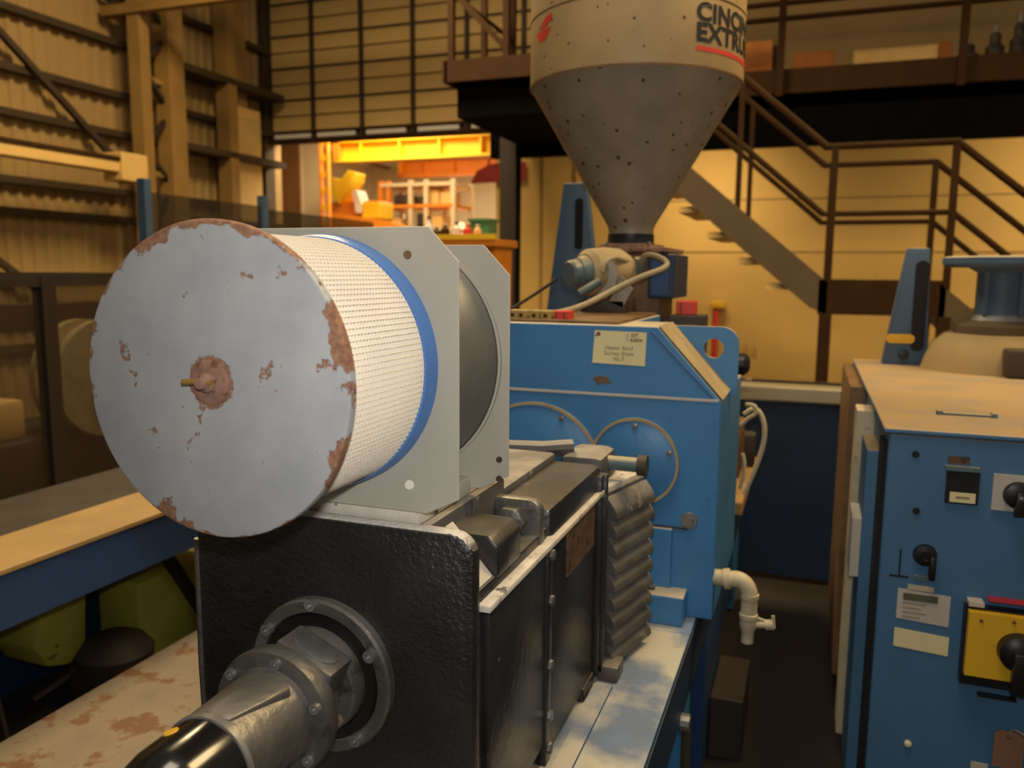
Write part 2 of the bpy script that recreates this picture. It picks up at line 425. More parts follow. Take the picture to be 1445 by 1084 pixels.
# far wall: sheet above the doorway, sectional panels over it
xd0, xd1, zd = -7.33, -3.75, 3.30
mb = MB()
mb.box(XW-.1, 6.0, YW+.05, YW+.2, zd+.05, 7.0)
mb.box(xd1, 6.0, YW+.05, YW+.2, 0, zd+.05)
mb.box(XW-.1, xd0, YW+.05, YW+.2, 0, zd+.05)
wf = struct(mb.build('wall_far', 'clad', smooth=False), 'tan panelled end wall above the bright doorway', 'wall')
cols = [-7.33, -6.63, -5.86, -5.09, -4.32, -3.55, -2.78, -2.01, -1.24]
rowh = .213; z0 = zd+.13
first = {}
for r in range(13):
    for c in range(len(cols)-1):
        w = cols[c+1]-cols[c]-.05; key = round(w, 3)
        px, pz = (cols[c]+cols[c+1])/2, z0+rowh*r+rowh/2
        if key not in first:
            mb = MB().box(-w/2, w/2, -.025, .02, -rowh/2+.011, rowh/2-.011, .006, 1)
            p = mb.build('door_panel', 'panel', None, smooth=False); p.parent = wf; first[key] = p
        else:
            p = bpy.data.objects.new('door_panel', first[key].data); COL.objects.link(p); p.parent = wf
        p.location = (px, YW+.03, pz)
for c in cols:
    MB().box(c-.028, c+.028, YW-.03, YW+.05, zd, 6.4).build('door_mullion', 'clad_dark', wf, smooth=False)
for r in range(0, 13, 2):
    MB().box(cols[0], cols[-1], YW-.012, YW+.03, z0+rowh*r-.014, z0+rowh*r+.014).build('door_rail', 'clad_dark', wf, smooth=False)
MB().box(xd0-.05, xd1+.6, YW-.06, YW+.08, zd-.03, zd+.03).build('door_lintel', 'brown_steel', wf, smooth=False)
MB().box(xd0-.05, xd1+.6, YW-.05, YW+.08, zd+.095, zd+.13).build('door_lintel', 'brown_steel', wf, smooth=False)
for c in cols[:6]:
    MB().box(c+.08, c+.67, YW-.045, YW+.0, zd+.035, zd+.09).build('lintel_strip', 'white', wf, smooth=False)
MB().box(xd0-.14, xd0, YW-.16, YW+.05, 0, 6.6).build('door_jamb', 'clad_dark', wf, smooth=False)

# ochre partition under the mezzanine
wp = struct(MB().box(-3.72, 6.0, 9.5, 9.62, 0, 3.0).build('wall_partition', 'yellow_wall', smooth=False), 'ochre painted wall under the mezzanine behind the stairs', 'wall')
for xx in (-3.45, -3.12, -2.72):
    MB().box(xx-.012, xx+.012, 9.485, 9.5, 0, 2.98).build('wall_joint_strip', 'col_steel', wp, smooth=False)
for zz in (1.75, 2.32):
    MB().box(-2.4, 5.9, 9.494, 9.5, zz-.008, zz+.008).build('wall_groove', 'col_steel', wp, smooth=False)
struct(MB().box(-3.72, 6.0, 9.46, 9.5, 0, .12).build('baseboard_partition', 'brown_steel', smooth=False), 'brown skirting at the foot of the ochre wall', 'baseboard')

v = aty(1009, 470, 9.42); w_ = aty(1012, 431, 9.42)
wv = thing('wall_standpipe', (v.x, 9.42, 0), 'thin red standpipe with a yellow cap against the ochre wall', 'pipe')
MB().cyl((v.x, 9.42, 0), (v.x, 9.42, w_.z-.02), .03, seg=12).build('pipe_run', 'redblock', wv)
MB().box(v.x-.05, v.x+.10, 9.37, 9.455, w_.z-.03, w_.z+.05, .01).build('yellow_cap', 'yellow', wv)
# mezzanine floor, fascia, soffit
mz = struct(MB().box(-3.3, 6.0, 8.0, 9.98, 3.18, 3.31).build('mezzanine_floor', 'wood', smooth=False), 'mezzanine deck above the ochre wall', 'mezzanine')
MB().box(-3.3, 6.0, 7.94, 8.0, 3.11, 3.32).build('fascia', 'brown_steel', mz, smooth=False)
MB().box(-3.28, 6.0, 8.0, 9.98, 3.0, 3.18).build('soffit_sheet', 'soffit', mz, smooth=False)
MB().box(-2.93, -1.98, 6.42, 7.94, 3.08, 3.2).build('stairhead_deck', 'wood', mz, smooth=False)
MB().box(-2.95, -1.96, 6.36, 6.42, 3.05, 3.22).build('stairhead_fascia', 'brown_steel', mz, smooth=False)
MB().box(-2.97, -2.93, 6.36, 7.94, 3.05, 3.22).build('stairhead_fascia', 'brown_steel', mz, smooth=False)
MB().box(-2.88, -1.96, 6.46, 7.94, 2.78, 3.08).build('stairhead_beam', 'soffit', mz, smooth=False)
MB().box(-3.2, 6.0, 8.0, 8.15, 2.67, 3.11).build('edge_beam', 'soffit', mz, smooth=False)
# columns
for cx, cy in ((-2.98, 8.02), (3.2, 8.1)):
    mb = MB(); mb.box(cx-.085, cx+.085, cy-.09, cy-.075, 0, 3.0).box(cx-.085, cx+.085, cy+.075, cy+.09, 0, 3.0).box(cx-.012, cx+.012, cy-.08, cy+.08, 0, 3.0)
    mb.box(cx-.15, cx+.15, cy-.15, cy+.15, 0, .02)
    mb.build('mezzanine_column', 'guard', mz, smooth=False)
# mezzanine railing
mr_ = thing('mezzanine_railing', (1.5, 7.91, 3.31), 'brown tubular guard rail along the mezzanine deck edge', 'railing')
for xx in (-1.9, -.39, 1.05, 2.5, 4.0):
    MB().box(xx-.03, xx+.03, 7.88, 7.94, 3.08, 4.42).build('post', 'brown_steel', mr_, smooth=False)
for zz in (3.74, 3.87, 4.40):
    MB().cyl((-1.93, 7.91, zz), (5.9, 7.91, zz), .024, seg=10).build('rail', 'brown_steel', mr_)
sr = thing('stairhead_railing', (-2.4, 6.39, 3.22), 'brown guard rail with diagonal bar at the head of the stairs', 'railing')
for xx, yy in ((-2.9, 6.39), (-2.9, 7.1), (-2.9, 7.85), (-2.42, 6.39)):
    MB().box(xx-.025, xx+.025, yy-.025, yy+.025, 3.2, 4.3).build('post', 'brown_steel', sr, smooth=False)
MB().bar((-2.9, 6.39, 3.78), (-2.42, 6.39, 3.28), .045, .045).build('diagonal_bar', 'brown_steel', sr, smooth=False)
for zz in (3.75, 4.28):
    MB().cyl((-2.9, 6.39, zz), (-2.42, 6.39, zz), .02, seg=8).build('rail', 'brown_steel', sr)
    MB().cyl((-2.9, 6.39, zz), (-2.9, 7.85, zz), .02, seg=8).build('rail', 'brown_steel', sr)

# staircase: upper flight, landing, lower flight
st = thing('steel_staircase', (0.4, 6.9, 0), 'brown steel staircase with a half landing in front of the ochre wall', 'staircase')
YA, YB = 6.4, 7.45; zl = 1.47; xl0, xl1 = 0.03, 0.86; sl = 0.865
xt, zt = xl0-(3.2-zl)/sl, 3.2
xb, zb_ = xl1+zl/sl, 0.0
for yy in (YA, YB):
    mb = MB(); w = .055
    mb.prism([(xt, yy-w/2, zt-.02), (xl0+.06, yy-w/2, zl-.02), (xl0+.06, yy-w/2, zl-.25), (xl0-.06, yy-w/2, zl-.20), (xt-.06, yy-w/2, zt-.22)], (0, w, 0))
    mb.build('upper_stringer', 'stringer', st, smooth=False)
    MB().box(xl0, xl1, yy-w/2, yy+w/2, zl-.25, zl).build('landing_beam', 'brown_steel', st, smooth=False)
    mb = MB(); mb.prism([(xl1-.04, yy-w/2, zl-.02), (xb, yy-w/2, 0.0), (xb-.32, yy-w/2, 0.0), (xl1-.04, yy-w/2, zl-.28)], (0, w, 0))
    mb.build('lower_stringer', 'stringer', st, smooth=False)
MB().box(xl0, xl1, YA, YB, zl-.03, zl).build('landing_plate', 'brown_steel', st, smooth=False)
n = 9
for i in range(1, n):
    zz = zl+(3.2-zl)*i/n; xx = xl0-(zz-zl)/sl
    MB().box(xx-.15, xx+.08, YA+.03, YB-.03, zz-.27, zz-.225).build('tread', 'cream', st, smooth=False)
n = 7
for i in range(1, n):
    zz = zl*i/n; xx = xl1+(zl-zz)/sl
    MB().box(xx-.14, xx+.12, YA+.03, YB-.03, zz-.05, zz-.01).build('tread', 'brown_steel', st, smooth=False)
for yy in (YA, YB):
    for (dz, r) in ((.94, .027), (.47, .024)):
        pts = [(xt, yy, zt+dz), (xl0, yy, zl+dz), (xl1, yy, zl+dz), (xb-.15, yy, .17+dz)]
        MB().tube(pts, r, 10).build('handrail', 'brown_steel', st)
    for xx, base in ((xl0+.06, zl-.2), (xl1, zl-.2)):
        MB().box(xx-.023, xx+.023, yy-.023, yy+.023, base, zl+.94).build('post', 'brown_steel', st, smooth=False)
    for k in (.3, .62, .94):
        xx = xl0+(xt-xl0)*k; zz = zl+(zt-zl)*k
        MB().box(xx-.019, xx+.019, yy-.019, yy+.019, zz-.12, zz+.93).build('post', 'brown_steel', st, smooth=False)
    for k in (.45, .9):
        xx = xl1+(xb-xl1)*k; zz = zl*(1-k)
        MB().box(xx-.025, xx+.025, yy-.025, yy+.025, max(zz-.1, 0), zz+.94).build('post', 'brown_steel', st, smooth=False)
for xx in (xl0+.06, xl1):
    for yy in (YA, YB):
        MB().box(xx-.04, xx+.04, yy-.04, yy+.04, 0, zl-.25).build('landing_leg', 'brown_steel', st, smooth=False)

# items on the mezzanine
def mezz_item(name, x0, y0, x1, y1, Y, dep, material, label, cat, group=None):
    mb = MB(); a = aty(x0, y0, Y); c = aty(x1, y0, Y)
    h = (a.z+c.z)/2-3.31
    mb.box(a.x, c.x, Y, Y+dep, 3.31, 3.31+h, .012)
    mb.box(a.x+.01, c.x-.01, Y-.004, Y+.01, 3.31+h*.46, 3.31+h*.52)
    return tag(mb.build(name, material, smooth=False), label, cat, group)
mezz_item('cardboard_box', 1036, 58, 1091, 108, 8.45, .4, 'card', 'orange brown cardboard box on the mezzanine beside the hopper', 'box')
mezz_item('crate', 1093, 62, 1104, 104, 8.6, .4, 'drum_dark', 'narrow dark crate beside the orange box on the mezzanine', 'crate')
mezz_item('timber_crate', 1120, 72, 1178, 98, 8.5, .4, 'card', 'low brown crate on the mezzanine between box and long carton', 'crate')
mezz_item('long_carton', 1205, 66, 1325, 90, 8.5, .35, 'cream', 'long pale carton lying along the mezzanine deck', 'carton')
mezz_item('carton', 1326, 58, 1345, 86, 8.5, .35, 'card', 'small brown carton at the end of the long pale carton', 'carton')
for k, (x0, x1, hh, lab) in enumerate(((1352, 1385, .33, 'squat dark pump beside the small brown carton on the mezzanine'), (1392, 1420, .42, 'middle dark pump with tall spindle on the mezzanine'), (1426, 1452, .50, 'tallest dark pump at the open end of the mezzanine row'))):
    a = aty(x0, 70, 8.6); c = aty(x1, 70, 8.6); r = (c.x-a.x)/2; cx = (a.x+c.x)/2
    t = thing('stored_pump', (cx, 8.6+r, 3.31), lab, 'pump')
    MB().lathe((cx, 8.6+r, 3.31), (0, 0, 1), [(0, r), (hh*.55, r), (hh*.62, r*.6), (hh*.8, r*.6), (hh*.85, r*.3)], 20).build('pump_body', 'drum_dark', t)
    MB().cyl((cx, 8.6+r, 3.31+hh*.84), (cx, 8.6+r, 3.31+hh), r*.25, seg=10).build('spindle', 'steel_bolt', t)
    MB().lathe((cx, 8.6+r, 3.31+hh*.3), (0, 0, 1), [(0, r*1.05), (.03, r*1.05)], 20).build('collar', 'white' if k == 1 else 'guard', t)

# red arched sign on the partition
c = aty(702, 246, 9.40); hw = abs(aty(742, 246, 9.4).x-aty(664, 246, 9.4).x)/2
pts = [(c.x-hw, 9.40, c.z-.10), (c.x+hw, 9.40, c.z-.08), (c.x+hw, 9.40, c.z+.13), (c.x+hw*.3, 9.40, c.z+.14), (c.x-hw*.3, 9.4, c.z+.12), (c.x-hw*.75, 9.4, c.z+.05)]
rs = thing('red_sign', (c.x, 9.43, c.z-.1), 'dark red curved board hung beside the mezzanine column', 'sign')
MB().prism(pts, (0, .03, 0)).build('board', mat('dark_red_paint', (150, 36, 24), .6), rs, smooth=False)
for k in (.2, .7):
    MB().box(c.x+hw*k-.02, c.x+hw*k+.02, 9.43, 9.5, c.z+.02, c.z+.06).build('hanger', 'guard', rs, smooth=False)

# ---------------------------------------------------------------- columns and fittings at the left wall
def lattice(px0, px1, X, lab, top=6.8):
    a = atx(px0, 250, X); b = atx(px1, 250, X)
    t = thing('lattice_column', ((a.x+b.x)/2, (a.y+b.y)/2, 0), lab, 'column')
    MB().box(X-.08, X+.08, a.y-.07, a.y+.07, 0, top).build('chord', 'col_steel', t, smooth=False)
    MB().box(X-.10, X+.10, b.y-.12, b.y+.12, 0, top).build('chord', 'col_steel', t, smooth=False)
    z = .3; s = 0
    while z < top-.5:
        p, q = (a.y, b.y) if s % 2 == 0 else (b.y, a.y)
        MB().bar((X, p, z), (X, q, z+.42), .05, .05).build('lacing_bar', 'guard', t, smooth=False)
        z += .42; s += 1
    for zz in (2.55, 3.55):
        MB().bar((X-.02, a.y, zz), (X-.02, b.y, zz), .06, .06).build('batten', 'col_steel', t, smooth=False)
    return t
lattice(205, 246, -6.9, 'tall tan lattice column with zigzag lacing at the ribbed wall')
a = atx(322, 200, -7.1)
t = thing('wall_column', (a.x, a.y, 0), 'plain tan steel column between lattice column and doorway', 'column')
MB().box(a.x-.1, a.x+.1, a.y-.08, a.y+.08, 0, 6.8).build('shaft', 'col_steel', t, smooth=False)
MB().box(a.x-.13, a.x+.13, a.y-.13, a.y+.13, 0, .03).build('base_plate', 'guard', t, smooth=False)
a = atx(343, 220, -7.2)
t = thing('wall_cupboard', (a.x, a.y, 0), 'tall pale panel housing beside the doorway jamb', 'housing')
MB().box(a.x-.12, a.x+.05, a.y-.33, a.y+.33, 0, 3.62, .01).build('housing_body', 'cream', t, smooth=False)
MB().box(a.x+.05, a.x+.06, a.y-.3, a.y+.3, .1, 3.5).build('housing_cover', 'panel', t, smooth=False)
MB().box(a.x-.1, a.x+.02, a.y-.1, a.y+.1, 3.62, 6.6).build('housing_duct', 'col_steel', t, smooth=False)
for zz, l in ((2.1, 'lower dark tie beam from lattice column to doorway'), (2.95, 'middle dark tie beam from lattice column to doorway'), (3.85, 'upper dark tie beam from lattice column to doorway')):
    tag(MB().box(-7.36, -7.0, 7.9, 9.85, zz-.04, zz+.04).build('tie_beam', 'clad_dark', smooth=False), l, 'beam')
# heater tube on the wall
p0 = atx(-40, 205, -6.7); p1 = atx(160, 236, -6.7); zc = (p0.z+p1.z)/2
hb = thing('radiant_heater', (p1.x, p1.y, zc-.1), 'long cream radiant heater tube with a box end by the ribbed wall', 'heater')
MB().box(-6.78, -6.62, 2.5, p1.y, zc-.05, zc+.06, .01).build('heater_tube', 'cream', hb, smooth=False)
MB().box(-6.84, -6.58, p1.y, p1.y+.34, zc-.13, zc+.15, .01).build('burner_box', 'cream', hb, smooth=False)
MB().box(-6.8, -6.60, 2.5, p1.y, zc+.06, zc+.10, .004).build('reflector', 'brown_steel', hb, smooth=False)
for yy in (3.4, 4.9): MB().box(-7.36, -6.7, yy-.02, yy+.02, zc+.09, zc+.12).build('wall_bracket', 'guard', hb, smooth=False)
# roof members seen at the top
rt = thing('roof_truss', (-4.5, 7.1, 4.4), 'pale tan roof truss chord crossing high by the lattice column', 'truss')
zt_ = aty(150, 17, 7.1).z
MB().box(-7.3, 0.5, 7.05, 7.15, zt_-.05, zt_+.05).build('bottom_chord', 'col_steel', rt, smooth=False)
for k in range(9):
    x0 = -7.2+k*.85
    MB().bar((x0, 7.1, zt_+.02), (x0+.42, 7.1, zt_+.75), .05, .05).build('web_bar', 'clad_dark', rt, smooth=False)
    MB().bar((x0+.42, 7.1, zt_+.75), (x0+.85, 7.1, zt_+.02), .05, .05).build('web_bar', 'clad_dark', rt, smooth=False)
MB().box(-7.3, 0.5, 7.05, 7.15, zt_+.72, zt_+.82).build('top_chord', 'clad_dark', rt, smooth=False)

# ---------------------------------------------------------------- the bay beyond the doorway
by = struct(MB().box(-11.6, -2.0, 20.0, 20.1, 0, 6.0).build('wall_bay_far', 'bay_wall', smooth=False), 'pale end wall of the bright bay beyond the doorway', 'wall')
struct(MB().box(-11.6, -11.5, 10.3, 20.0, 0, 6.0).build('wall_bay_left', 'bay_wall', smooth=False), 'pale side wall of the bright bay', 'wall')
struct(MB().box(-2.6, -2.5, 10.2, 20.0, 0, 6.0).build('wall_bay_right', 'bay_wall', smooth=False), 'pale side wall of the bright bay behind the ochre wall', 'wall')
cl = struct(MB().box(-11.5, -2.6, 10.3, 20.0, 4.30, 4.40).build('ceiling_bay', 'white', smooth=False), 'white sheeted roof of the bright bay', 'ceiling')
for k in range(9):
    MB().box(-11.0+k*.95, -10.9+k*.95, 10.3, 20.0, 4.24, 4.30).build('purlin', 'bay_brown', cl, smooth=False)
# strip doors at the left of the opening
for k, (x0, x1, m_, lab) in enumerate(((380, 393, 'bay_wall', 'pale flat leaf next to the doorway jamb'), (394, 421, 'bay_brown', 'brown door leaf between two pale leaves'), (423, 451, 'bay_wall', 'wide cream door leaf beside the orange mast'))):
    YL = 13.2; mb = MB(); a = aty(x0, 230, YL); c_ = aty(x1, 230, YL)
    mb.box(a.x, c_.x, YL, YL+.06, 0, 4.6); mb.box(a.x+.02, a.x+.05, YL-.02, YL, 0, 4.6)
    tag(mb.build('sliding_door_leaf', m_, smooth=False), lab, 'door leaf')
# orange lattice mast
a = aty(453, 300, 11.2); b = aty(463, 300, 11.2)
t = thing('lifting_mast', ((a.x+b.x)/2, 11.2, 0), 'orange and yellow latticed mast inside the bright bay', 'mast')
MB().box(a.x-.02, a.x+.02, 11.2, 11.26, 0, 3.6).build('mast_rail', 'orange', t, smooth=False)
MB().box(b.x-.02, b.x+.02, 11.2, 11.26, 0, 3.6).build('mast_rail', 'orange', t, smooth=False)
for k in range(14):
    MB().box(a.x, b.x, 11.21, 11.25, .2+k*.25, .2+k*.25+.09).build('mast_rung', 'crane_yellow', t, smooth=False)
# crane girders
def girder(x0, ya, x1, yb, Y, h, m_, lab):
    a = aty(x0, ya, Y); b = aty(x1, yb, Y); z = (a.z+b.z)/2
    t = thing('crane_girder', ((a.x+b.x)/2, Y, z-h/2), lab, 'girder')
    b.x = -2.61-1.2; MB().box(a.x, b.x+1.2, Y-.03, Y+.03, z-h/2, z+h/2).build('web', m_, t, smooth=False)
    for s in (-1, 1):
        MB().box(a.x, b.x+1.2, Y-.14, Y+.14, z+s*h/2-.02, z+s*h/2+.02).build('flange', m_, t, smooth=False)
    MB().box(a.x, a.x+.12, Y-.14, Y+.14, z-h/2, z+h/2).build('end_plate', 'orange', t, smooth=False)
    for xx in (a.x+.3, a.x+2.0, b.x+.8): MB().box(xx-.03, xx+.03, Y-.03, Y+.03, z+h/2, 4.30).build('hanger', m_, t, smooth=False)
    for k in range(5):
        xx = a.x+.5+k*.7
        MB().box(xx, xx+.02, Y-.13, Y+.13, z-h/2, z+h/2).build('stiffener', m_, t, smooth=False)
    return z
girder(476, 217, 700, 203, 12.0, .30, 'crane_yellow', 'yellow crane girder crossing just inside the bright bay')
girder(566, 242, 735, 229, 15.0, .30, 'orange', 'orange crane girder further back in the bright bay')
# yellow handling machine
Y = 12.6
t = thing('yellow_machine', (aty(482, 300, Y).x, Y+.3, 0), 'bright yellow handling machine with raised arm in the bay', 'machine')
def P(x, y, Y=Y): v = aty(x, y, Y); return (v.x, Y, v.z)
mb = MB(); mb.prism([P(468, 250), P(480, 253), P(490, 240), P(500, 243), P(497, 256), P(488, 272), P(478, 288), P(468, 280)], (0, .4, 0), .02); mb.build('machine_arm', 'crane_yellow', t, smooth=False)
mb = MB(); mb.prism([P(497, 268), P(503, 268), P(514, 300), P(502, 300)], (0, .3, 0)); mb.build('white_strut', 'white', t, smooth=False)
mb = MB(); px_box(mb, 510, 286, 536, 309, Y, .5, .02); mb.build('counterweight', 'crane_yellow', t, smooth=False)
mb = MB(); px_box(mb, 466, 284, 536, 312, Y+.1, .5, .02); mb.build('chassis', 'orange', t, smooth=False)
a = aty(466, 312, Y+.1); b = aty(536, 312, Y+.1)
MB().box(a.x, b.x, Y+.12, Y+.55, .0, a.z+.05).build('undercarriage', 'orange', t, smooth=False)
mb = MB(); mb.prism([P(466, 300, Y-.2), P(548, 312, Y-.2), P(575, 322, Y-.2), P(466, 324, Y-.2)], (0, .15, 0)); mb.build('ramp', 'orange', t, smooth=False)
# pallet racking with dark goods
Y = 14.0
t = thing('pallet_rack', (aty(580, 300, Y).x, Y+.3, 0), 'orange and cream pallet racking in the bright bay', 'rack')
for x in (538, 549, 580, 602, 640):
    a = aty(x, 300, Y); MB().box(a.x-.04, a.x+.04, Y-.04, Y+.04, 0, 3.2).build('upright', 'orange' if x < 560 else 'bay_wall', t, smooth=False)
    MB().box(a.x-.04, a.x+.04, Y+.8, Y+.88, 0, 3.2).build('upright', 'bay_wall', t, smooth=False)
for y in (262, 292, 325):
    a = aty(538, y, Y); b = aty(640, y, Y); MB().box(a.x, b.x, Y-.05, Y+.9, a.z-.03, a.z+.03).build('shelf_beam', 'orange' if y == 292 else 'bay_wall', t, smooth=False)
for k, (x0, y0, x1, y1, l) in enumerate(((552, 276, 572, 292, 'black bundle on the rack shelf next to the orange upright'), (584, 279, 600, 292, 'black bundle on the rack shelf next to the cream upright'), (584, 303, 596, 325, 'taller black bundle on the lower rack shelf'))):
    a = aty(x0, y1, Y); b = aty(x1, y0, Y); zs = aty(538, 292 if y1 == 292 else 325, Y).z+.03
    mb = MB(); mb.box(a.x, b.x, Y+.1, Y+.6, zs, zs+(b.z-a.z), .04); mb.box(a.x+.05, b.x-.05, Y+.08, Y+.62, zs+.05, zs+.09)
    tag(mb.build('wrapped_bundle', 'drum_dark', smooth=False), l, 'bundle')
for k, (x0, x1, hh, yb) in enumerate(((606, 619, .30, 292), (621, 637, .24, 292), (606, 624, .26, 325), (552, 566, .2, 325))):
    a = aty(x0, yb, Y+.15); b = aty(x1, yb, Y+.15); zs = aty(538, yb, Y).z+.03
    mb = MB(); mb.box(a.x, b.x, Y+.15, Y+.6, zs, zs+hh, .01); mb.box(a.x+.02, b.x-.02, Y+.145, Y+.16, zs+hh*.45, zs+hh*.55)
    tag(mb.build('carton', 'cream', smooth=False), ('tall cream carton on the rack shelf beside the cream upright', 'low cream carton at the end of the rack shelf', 'wide cream carton on the lower rack shelf', 'small cream carton on the lower shelf by the orange upright')[k], 'carton', 'cream cartons on the bay racking')
for k, (x0, x1, zt) in enumerate(((612, 638, 2.6), (640, 662, 2.35), (664, 690, 2.1))):
    a = aty(x0, 300, 16.5); b = aty(x1, 300, 16.5)
    mb = MB(); mb.box(a.x, b.x, 16.5, 17.2, 0, zt, .02)
    for q in (.3, .6): mb.box(a.x-.01, b.x+.01, 16.49, 17.0, zt*q, zt*q+.03)
    tag(mb.build('storage_cabinet', 'white' if k == 1 else 'bay_wall', smooth=False), ('tall cream storage cabinet next to the rack in the bay', 'white storage cabinet between two cream ones in the bay', 'lowest cream storage cabinet by the ochre wall')[k], 'cabinet')

# ================================================================== LEFT SIDE MACHINES
XG = -4.1
g = thing('guard_screen', (XG, 3.0, 0), 'low dark framed guard with smoked panels behind the ochre topped beam', 'guard')
ys = [0.9, 2.2, atx(68, 500, XG).y, 4.12]
for yy in ys: MB().box(XG-.04, XG+.04, yy-.045, yy+.045, 0, 1.46).build('post', 'guard', g, smooth=False)
for z0_, z1_ in ((.02, .16), (1.40, 1.48)):
    MB().box(XG-.035, XG+.035, ys[0], ys[-1], z0_, z1_).build('frame_rail', 'guard', g, smooth=False)
for a, b in zip(ys, ys[1:]):
    MB().box(XG-.004, XG+.004, a+.045, b-.045, .16, 1.40).build('smoked_panel', 'screen', g, smooth=False)
# tall wire fence with blue posts
fe = thing('mesh_fence', (XG, 5.8, 0), 'tall dark mesh fence with slim blue posts near the doorway', 'fence')
py = [atx(205, 300, XG).y, atx(371, 300, XG).y]
for yy in py: MB().box(XG-.03, XG+.03, yy-.03, yy+.03, 0, 2.08).build('post', 'post_blue', fe, smooth=False)
MB().box(XG-.02, XG+.02, 7.2, 7.24, 0, 1.7).build('end_post', 'guard', fe, smooth=False)
for a, b in zip(py, py[1:]+[7.2]):
    MB().box(XG-.003, XG+.003, a+.03, b-.03, .1, 2.0 if b < 7 else 1.98).build('mesh_panel', 'wire', fe, smooth=False)
# a machine behind the guard
t = thing('reel_machine', (-5.2, 4.2, 0), 'dusty machine with a round reel behind the smoked guard', 'machine')
MB().box(-5.6, -4.9, 2.4, 5.4, 0, .35, .02).build('base', 'drum_dark', t)
MB().lathe((-5.05, 4.5, .72), (1, 0, 0), [(0, .42), (.06, .42), (.06, .30), (.2, .30), (.2, .42), (.26, .42)], 36).build('reel', 'fawn', t)
MB().lathe((-5.09, 4.5, .72), (1, 0, 0), [(0, .12), (.35, .12)], 20).build('reel_hub', 'cream', t)
MB().box(-5.4, -4.95, 2.9, 3.6, .35, .78, .03).build('drive_housing', 'fawn', t)
MB().box(-5.4, -5.0, 3.7, 4.0, .35, .62, .03).build('motor_block', 'cream', t)
MB().box(-5.5, -5.3, 2.5, 5.3, 1.05, 1.25, .02).build('top_beam', 'brown_steel', t)

# ochre topped blue beam (bed of the neighbouring line)
bb = thing('neighbour_bed', (-2.1, 1.8, 0), 'long blue machine bed with an ochre top along the left aisle', 'machine bed')
MB().box(-2.02, -1.97, 0.2, 2.75, .545, .70, .004).build('side_beam', 'bench_blue', bb, smooth=False)
MB().box(-2.22, -1.96, 0.2, 2.75, .70, .715, .003).build('top_plate', 'ochre_bed', bb, smooth=False)
MB().box(-2.75, -2.22, 0.2, 2.75, .60, .66, .003).build('rear_ledge', 'drum_dark', bb, smooth=False)
MB().box(-2.25, -2.2, 0.2, 2.75, .545, .70, .004).build('inner_beam', 'bench_blue', bb, smooth=False)
for yy in (0.4, 2.65):
    MB().box(-2.2, -2.03, yy-.06, yy+.06, 0, .55).build('leg', 'bench_blue', bb, smooth=False)
MB().box(-2.75, -2.6, 1.2, 2.75, 0, .60).build('back_panel', 'blue_dark', bb, smooth=False)
# olive hopper bin under the beam
t = thing('olive_chute', (-2.45, 1.75, 0), 'olive yellow drooping chute under the blue bed', 'chute')
q = [atx(58, 845, -2.35), atx(122, 828, -2.35), atx(122, 905, -2.35), atx(100, 938, -2.35), atx(68, 942, -2.35), atx(50, 918, -2.35)]
MB().prism([(v.x, v.y, max(v.z, .02)) for v in q], (-.2, 0, 0), .01).build('chute_body', 'olive', t)
MB().tube([(-2.36, q[0].y-.05, .08), (-2.34, q[3].y, max(q[3].z-.03, .03)), (-2.36, q[1].y+.03, .16)], .012, 8, 2).build('rim_cord', 'guard', t)
for k in (-.12, 0, .1):
    MB().cyl((-2.3, 1.6+k, 0), (-2.36, 1.66+k*.3, .34), .008, seg=8).build('stay_rod', 'drum_dark', t)
q0 = atx(196, 850, -2.3); q1 = atx(275, 800, -2.3)
t = thing('olive_guard_box', (-2.4, (q0.y+q1.y)/2, 0), 'olive yellow guard box with a dark sloping strap under the bed', 'guard box')
MB().box(-2.5, -2.3, q0.y, q1.y+.1, 0, .34, .01).build('box_body', 'olive', t)
MB().bar((-2.28, q0.y+.12, .42), (-2.28, q0.y+.36, .02), .05, .03).build('strap', 'guard', t, smooth=False)
q0 = atx(136, 880, -2.25); q1 = atx(190, 870, -2.25)
t = thing('dusty_sack', (-2.25, (q0.y+q1.y)/2, 0), 'grey dusty sack slumped on a dark block between the olive boxes', 'sack')
MB().box(-2.4, -2.12, q0.y, q1.y, 0, .12, .01).build('block', 'drum_dark', t)
MB().lathe((-2.26, (q0.y+q1.y)/2, .12), (0, 0, 1), [(0, .12), (.04, .13), (.08, .10), (.105, .05), (.115, 0)], 20).build('sack_body', 'drum_dark', t)
# rusty low table
tb = thing('low_steel_table', (-1.45, 1.6, 0), 'low steel table with a rust stained tan top beside the black motor', 'table')
R_ = .12
outl = rrect(-1.88, -1.02, 1.02, 2.6, R_, 0, 5)
MB().prism([(p.x, p.z, .285) for p in outl], (0, 0, .02), .004).build('table_top', 'tan_table', tb)
MB().prism([(p.x, p.z, .265) for p in rrect(-1.86, -1.04, 1.04, 2.58, R_, 0, 5)], (0, 0, .02)).build('apron', 'blue_dark', tb)
for xx in (-1.78, -1.12):
    for yy in (1.15, 2.45):
        MB().box(xx-.03, xx+.03, yy-.03, yy+.03, 0, .27).build('leg', 'blue_dark', tb, smooth=False)

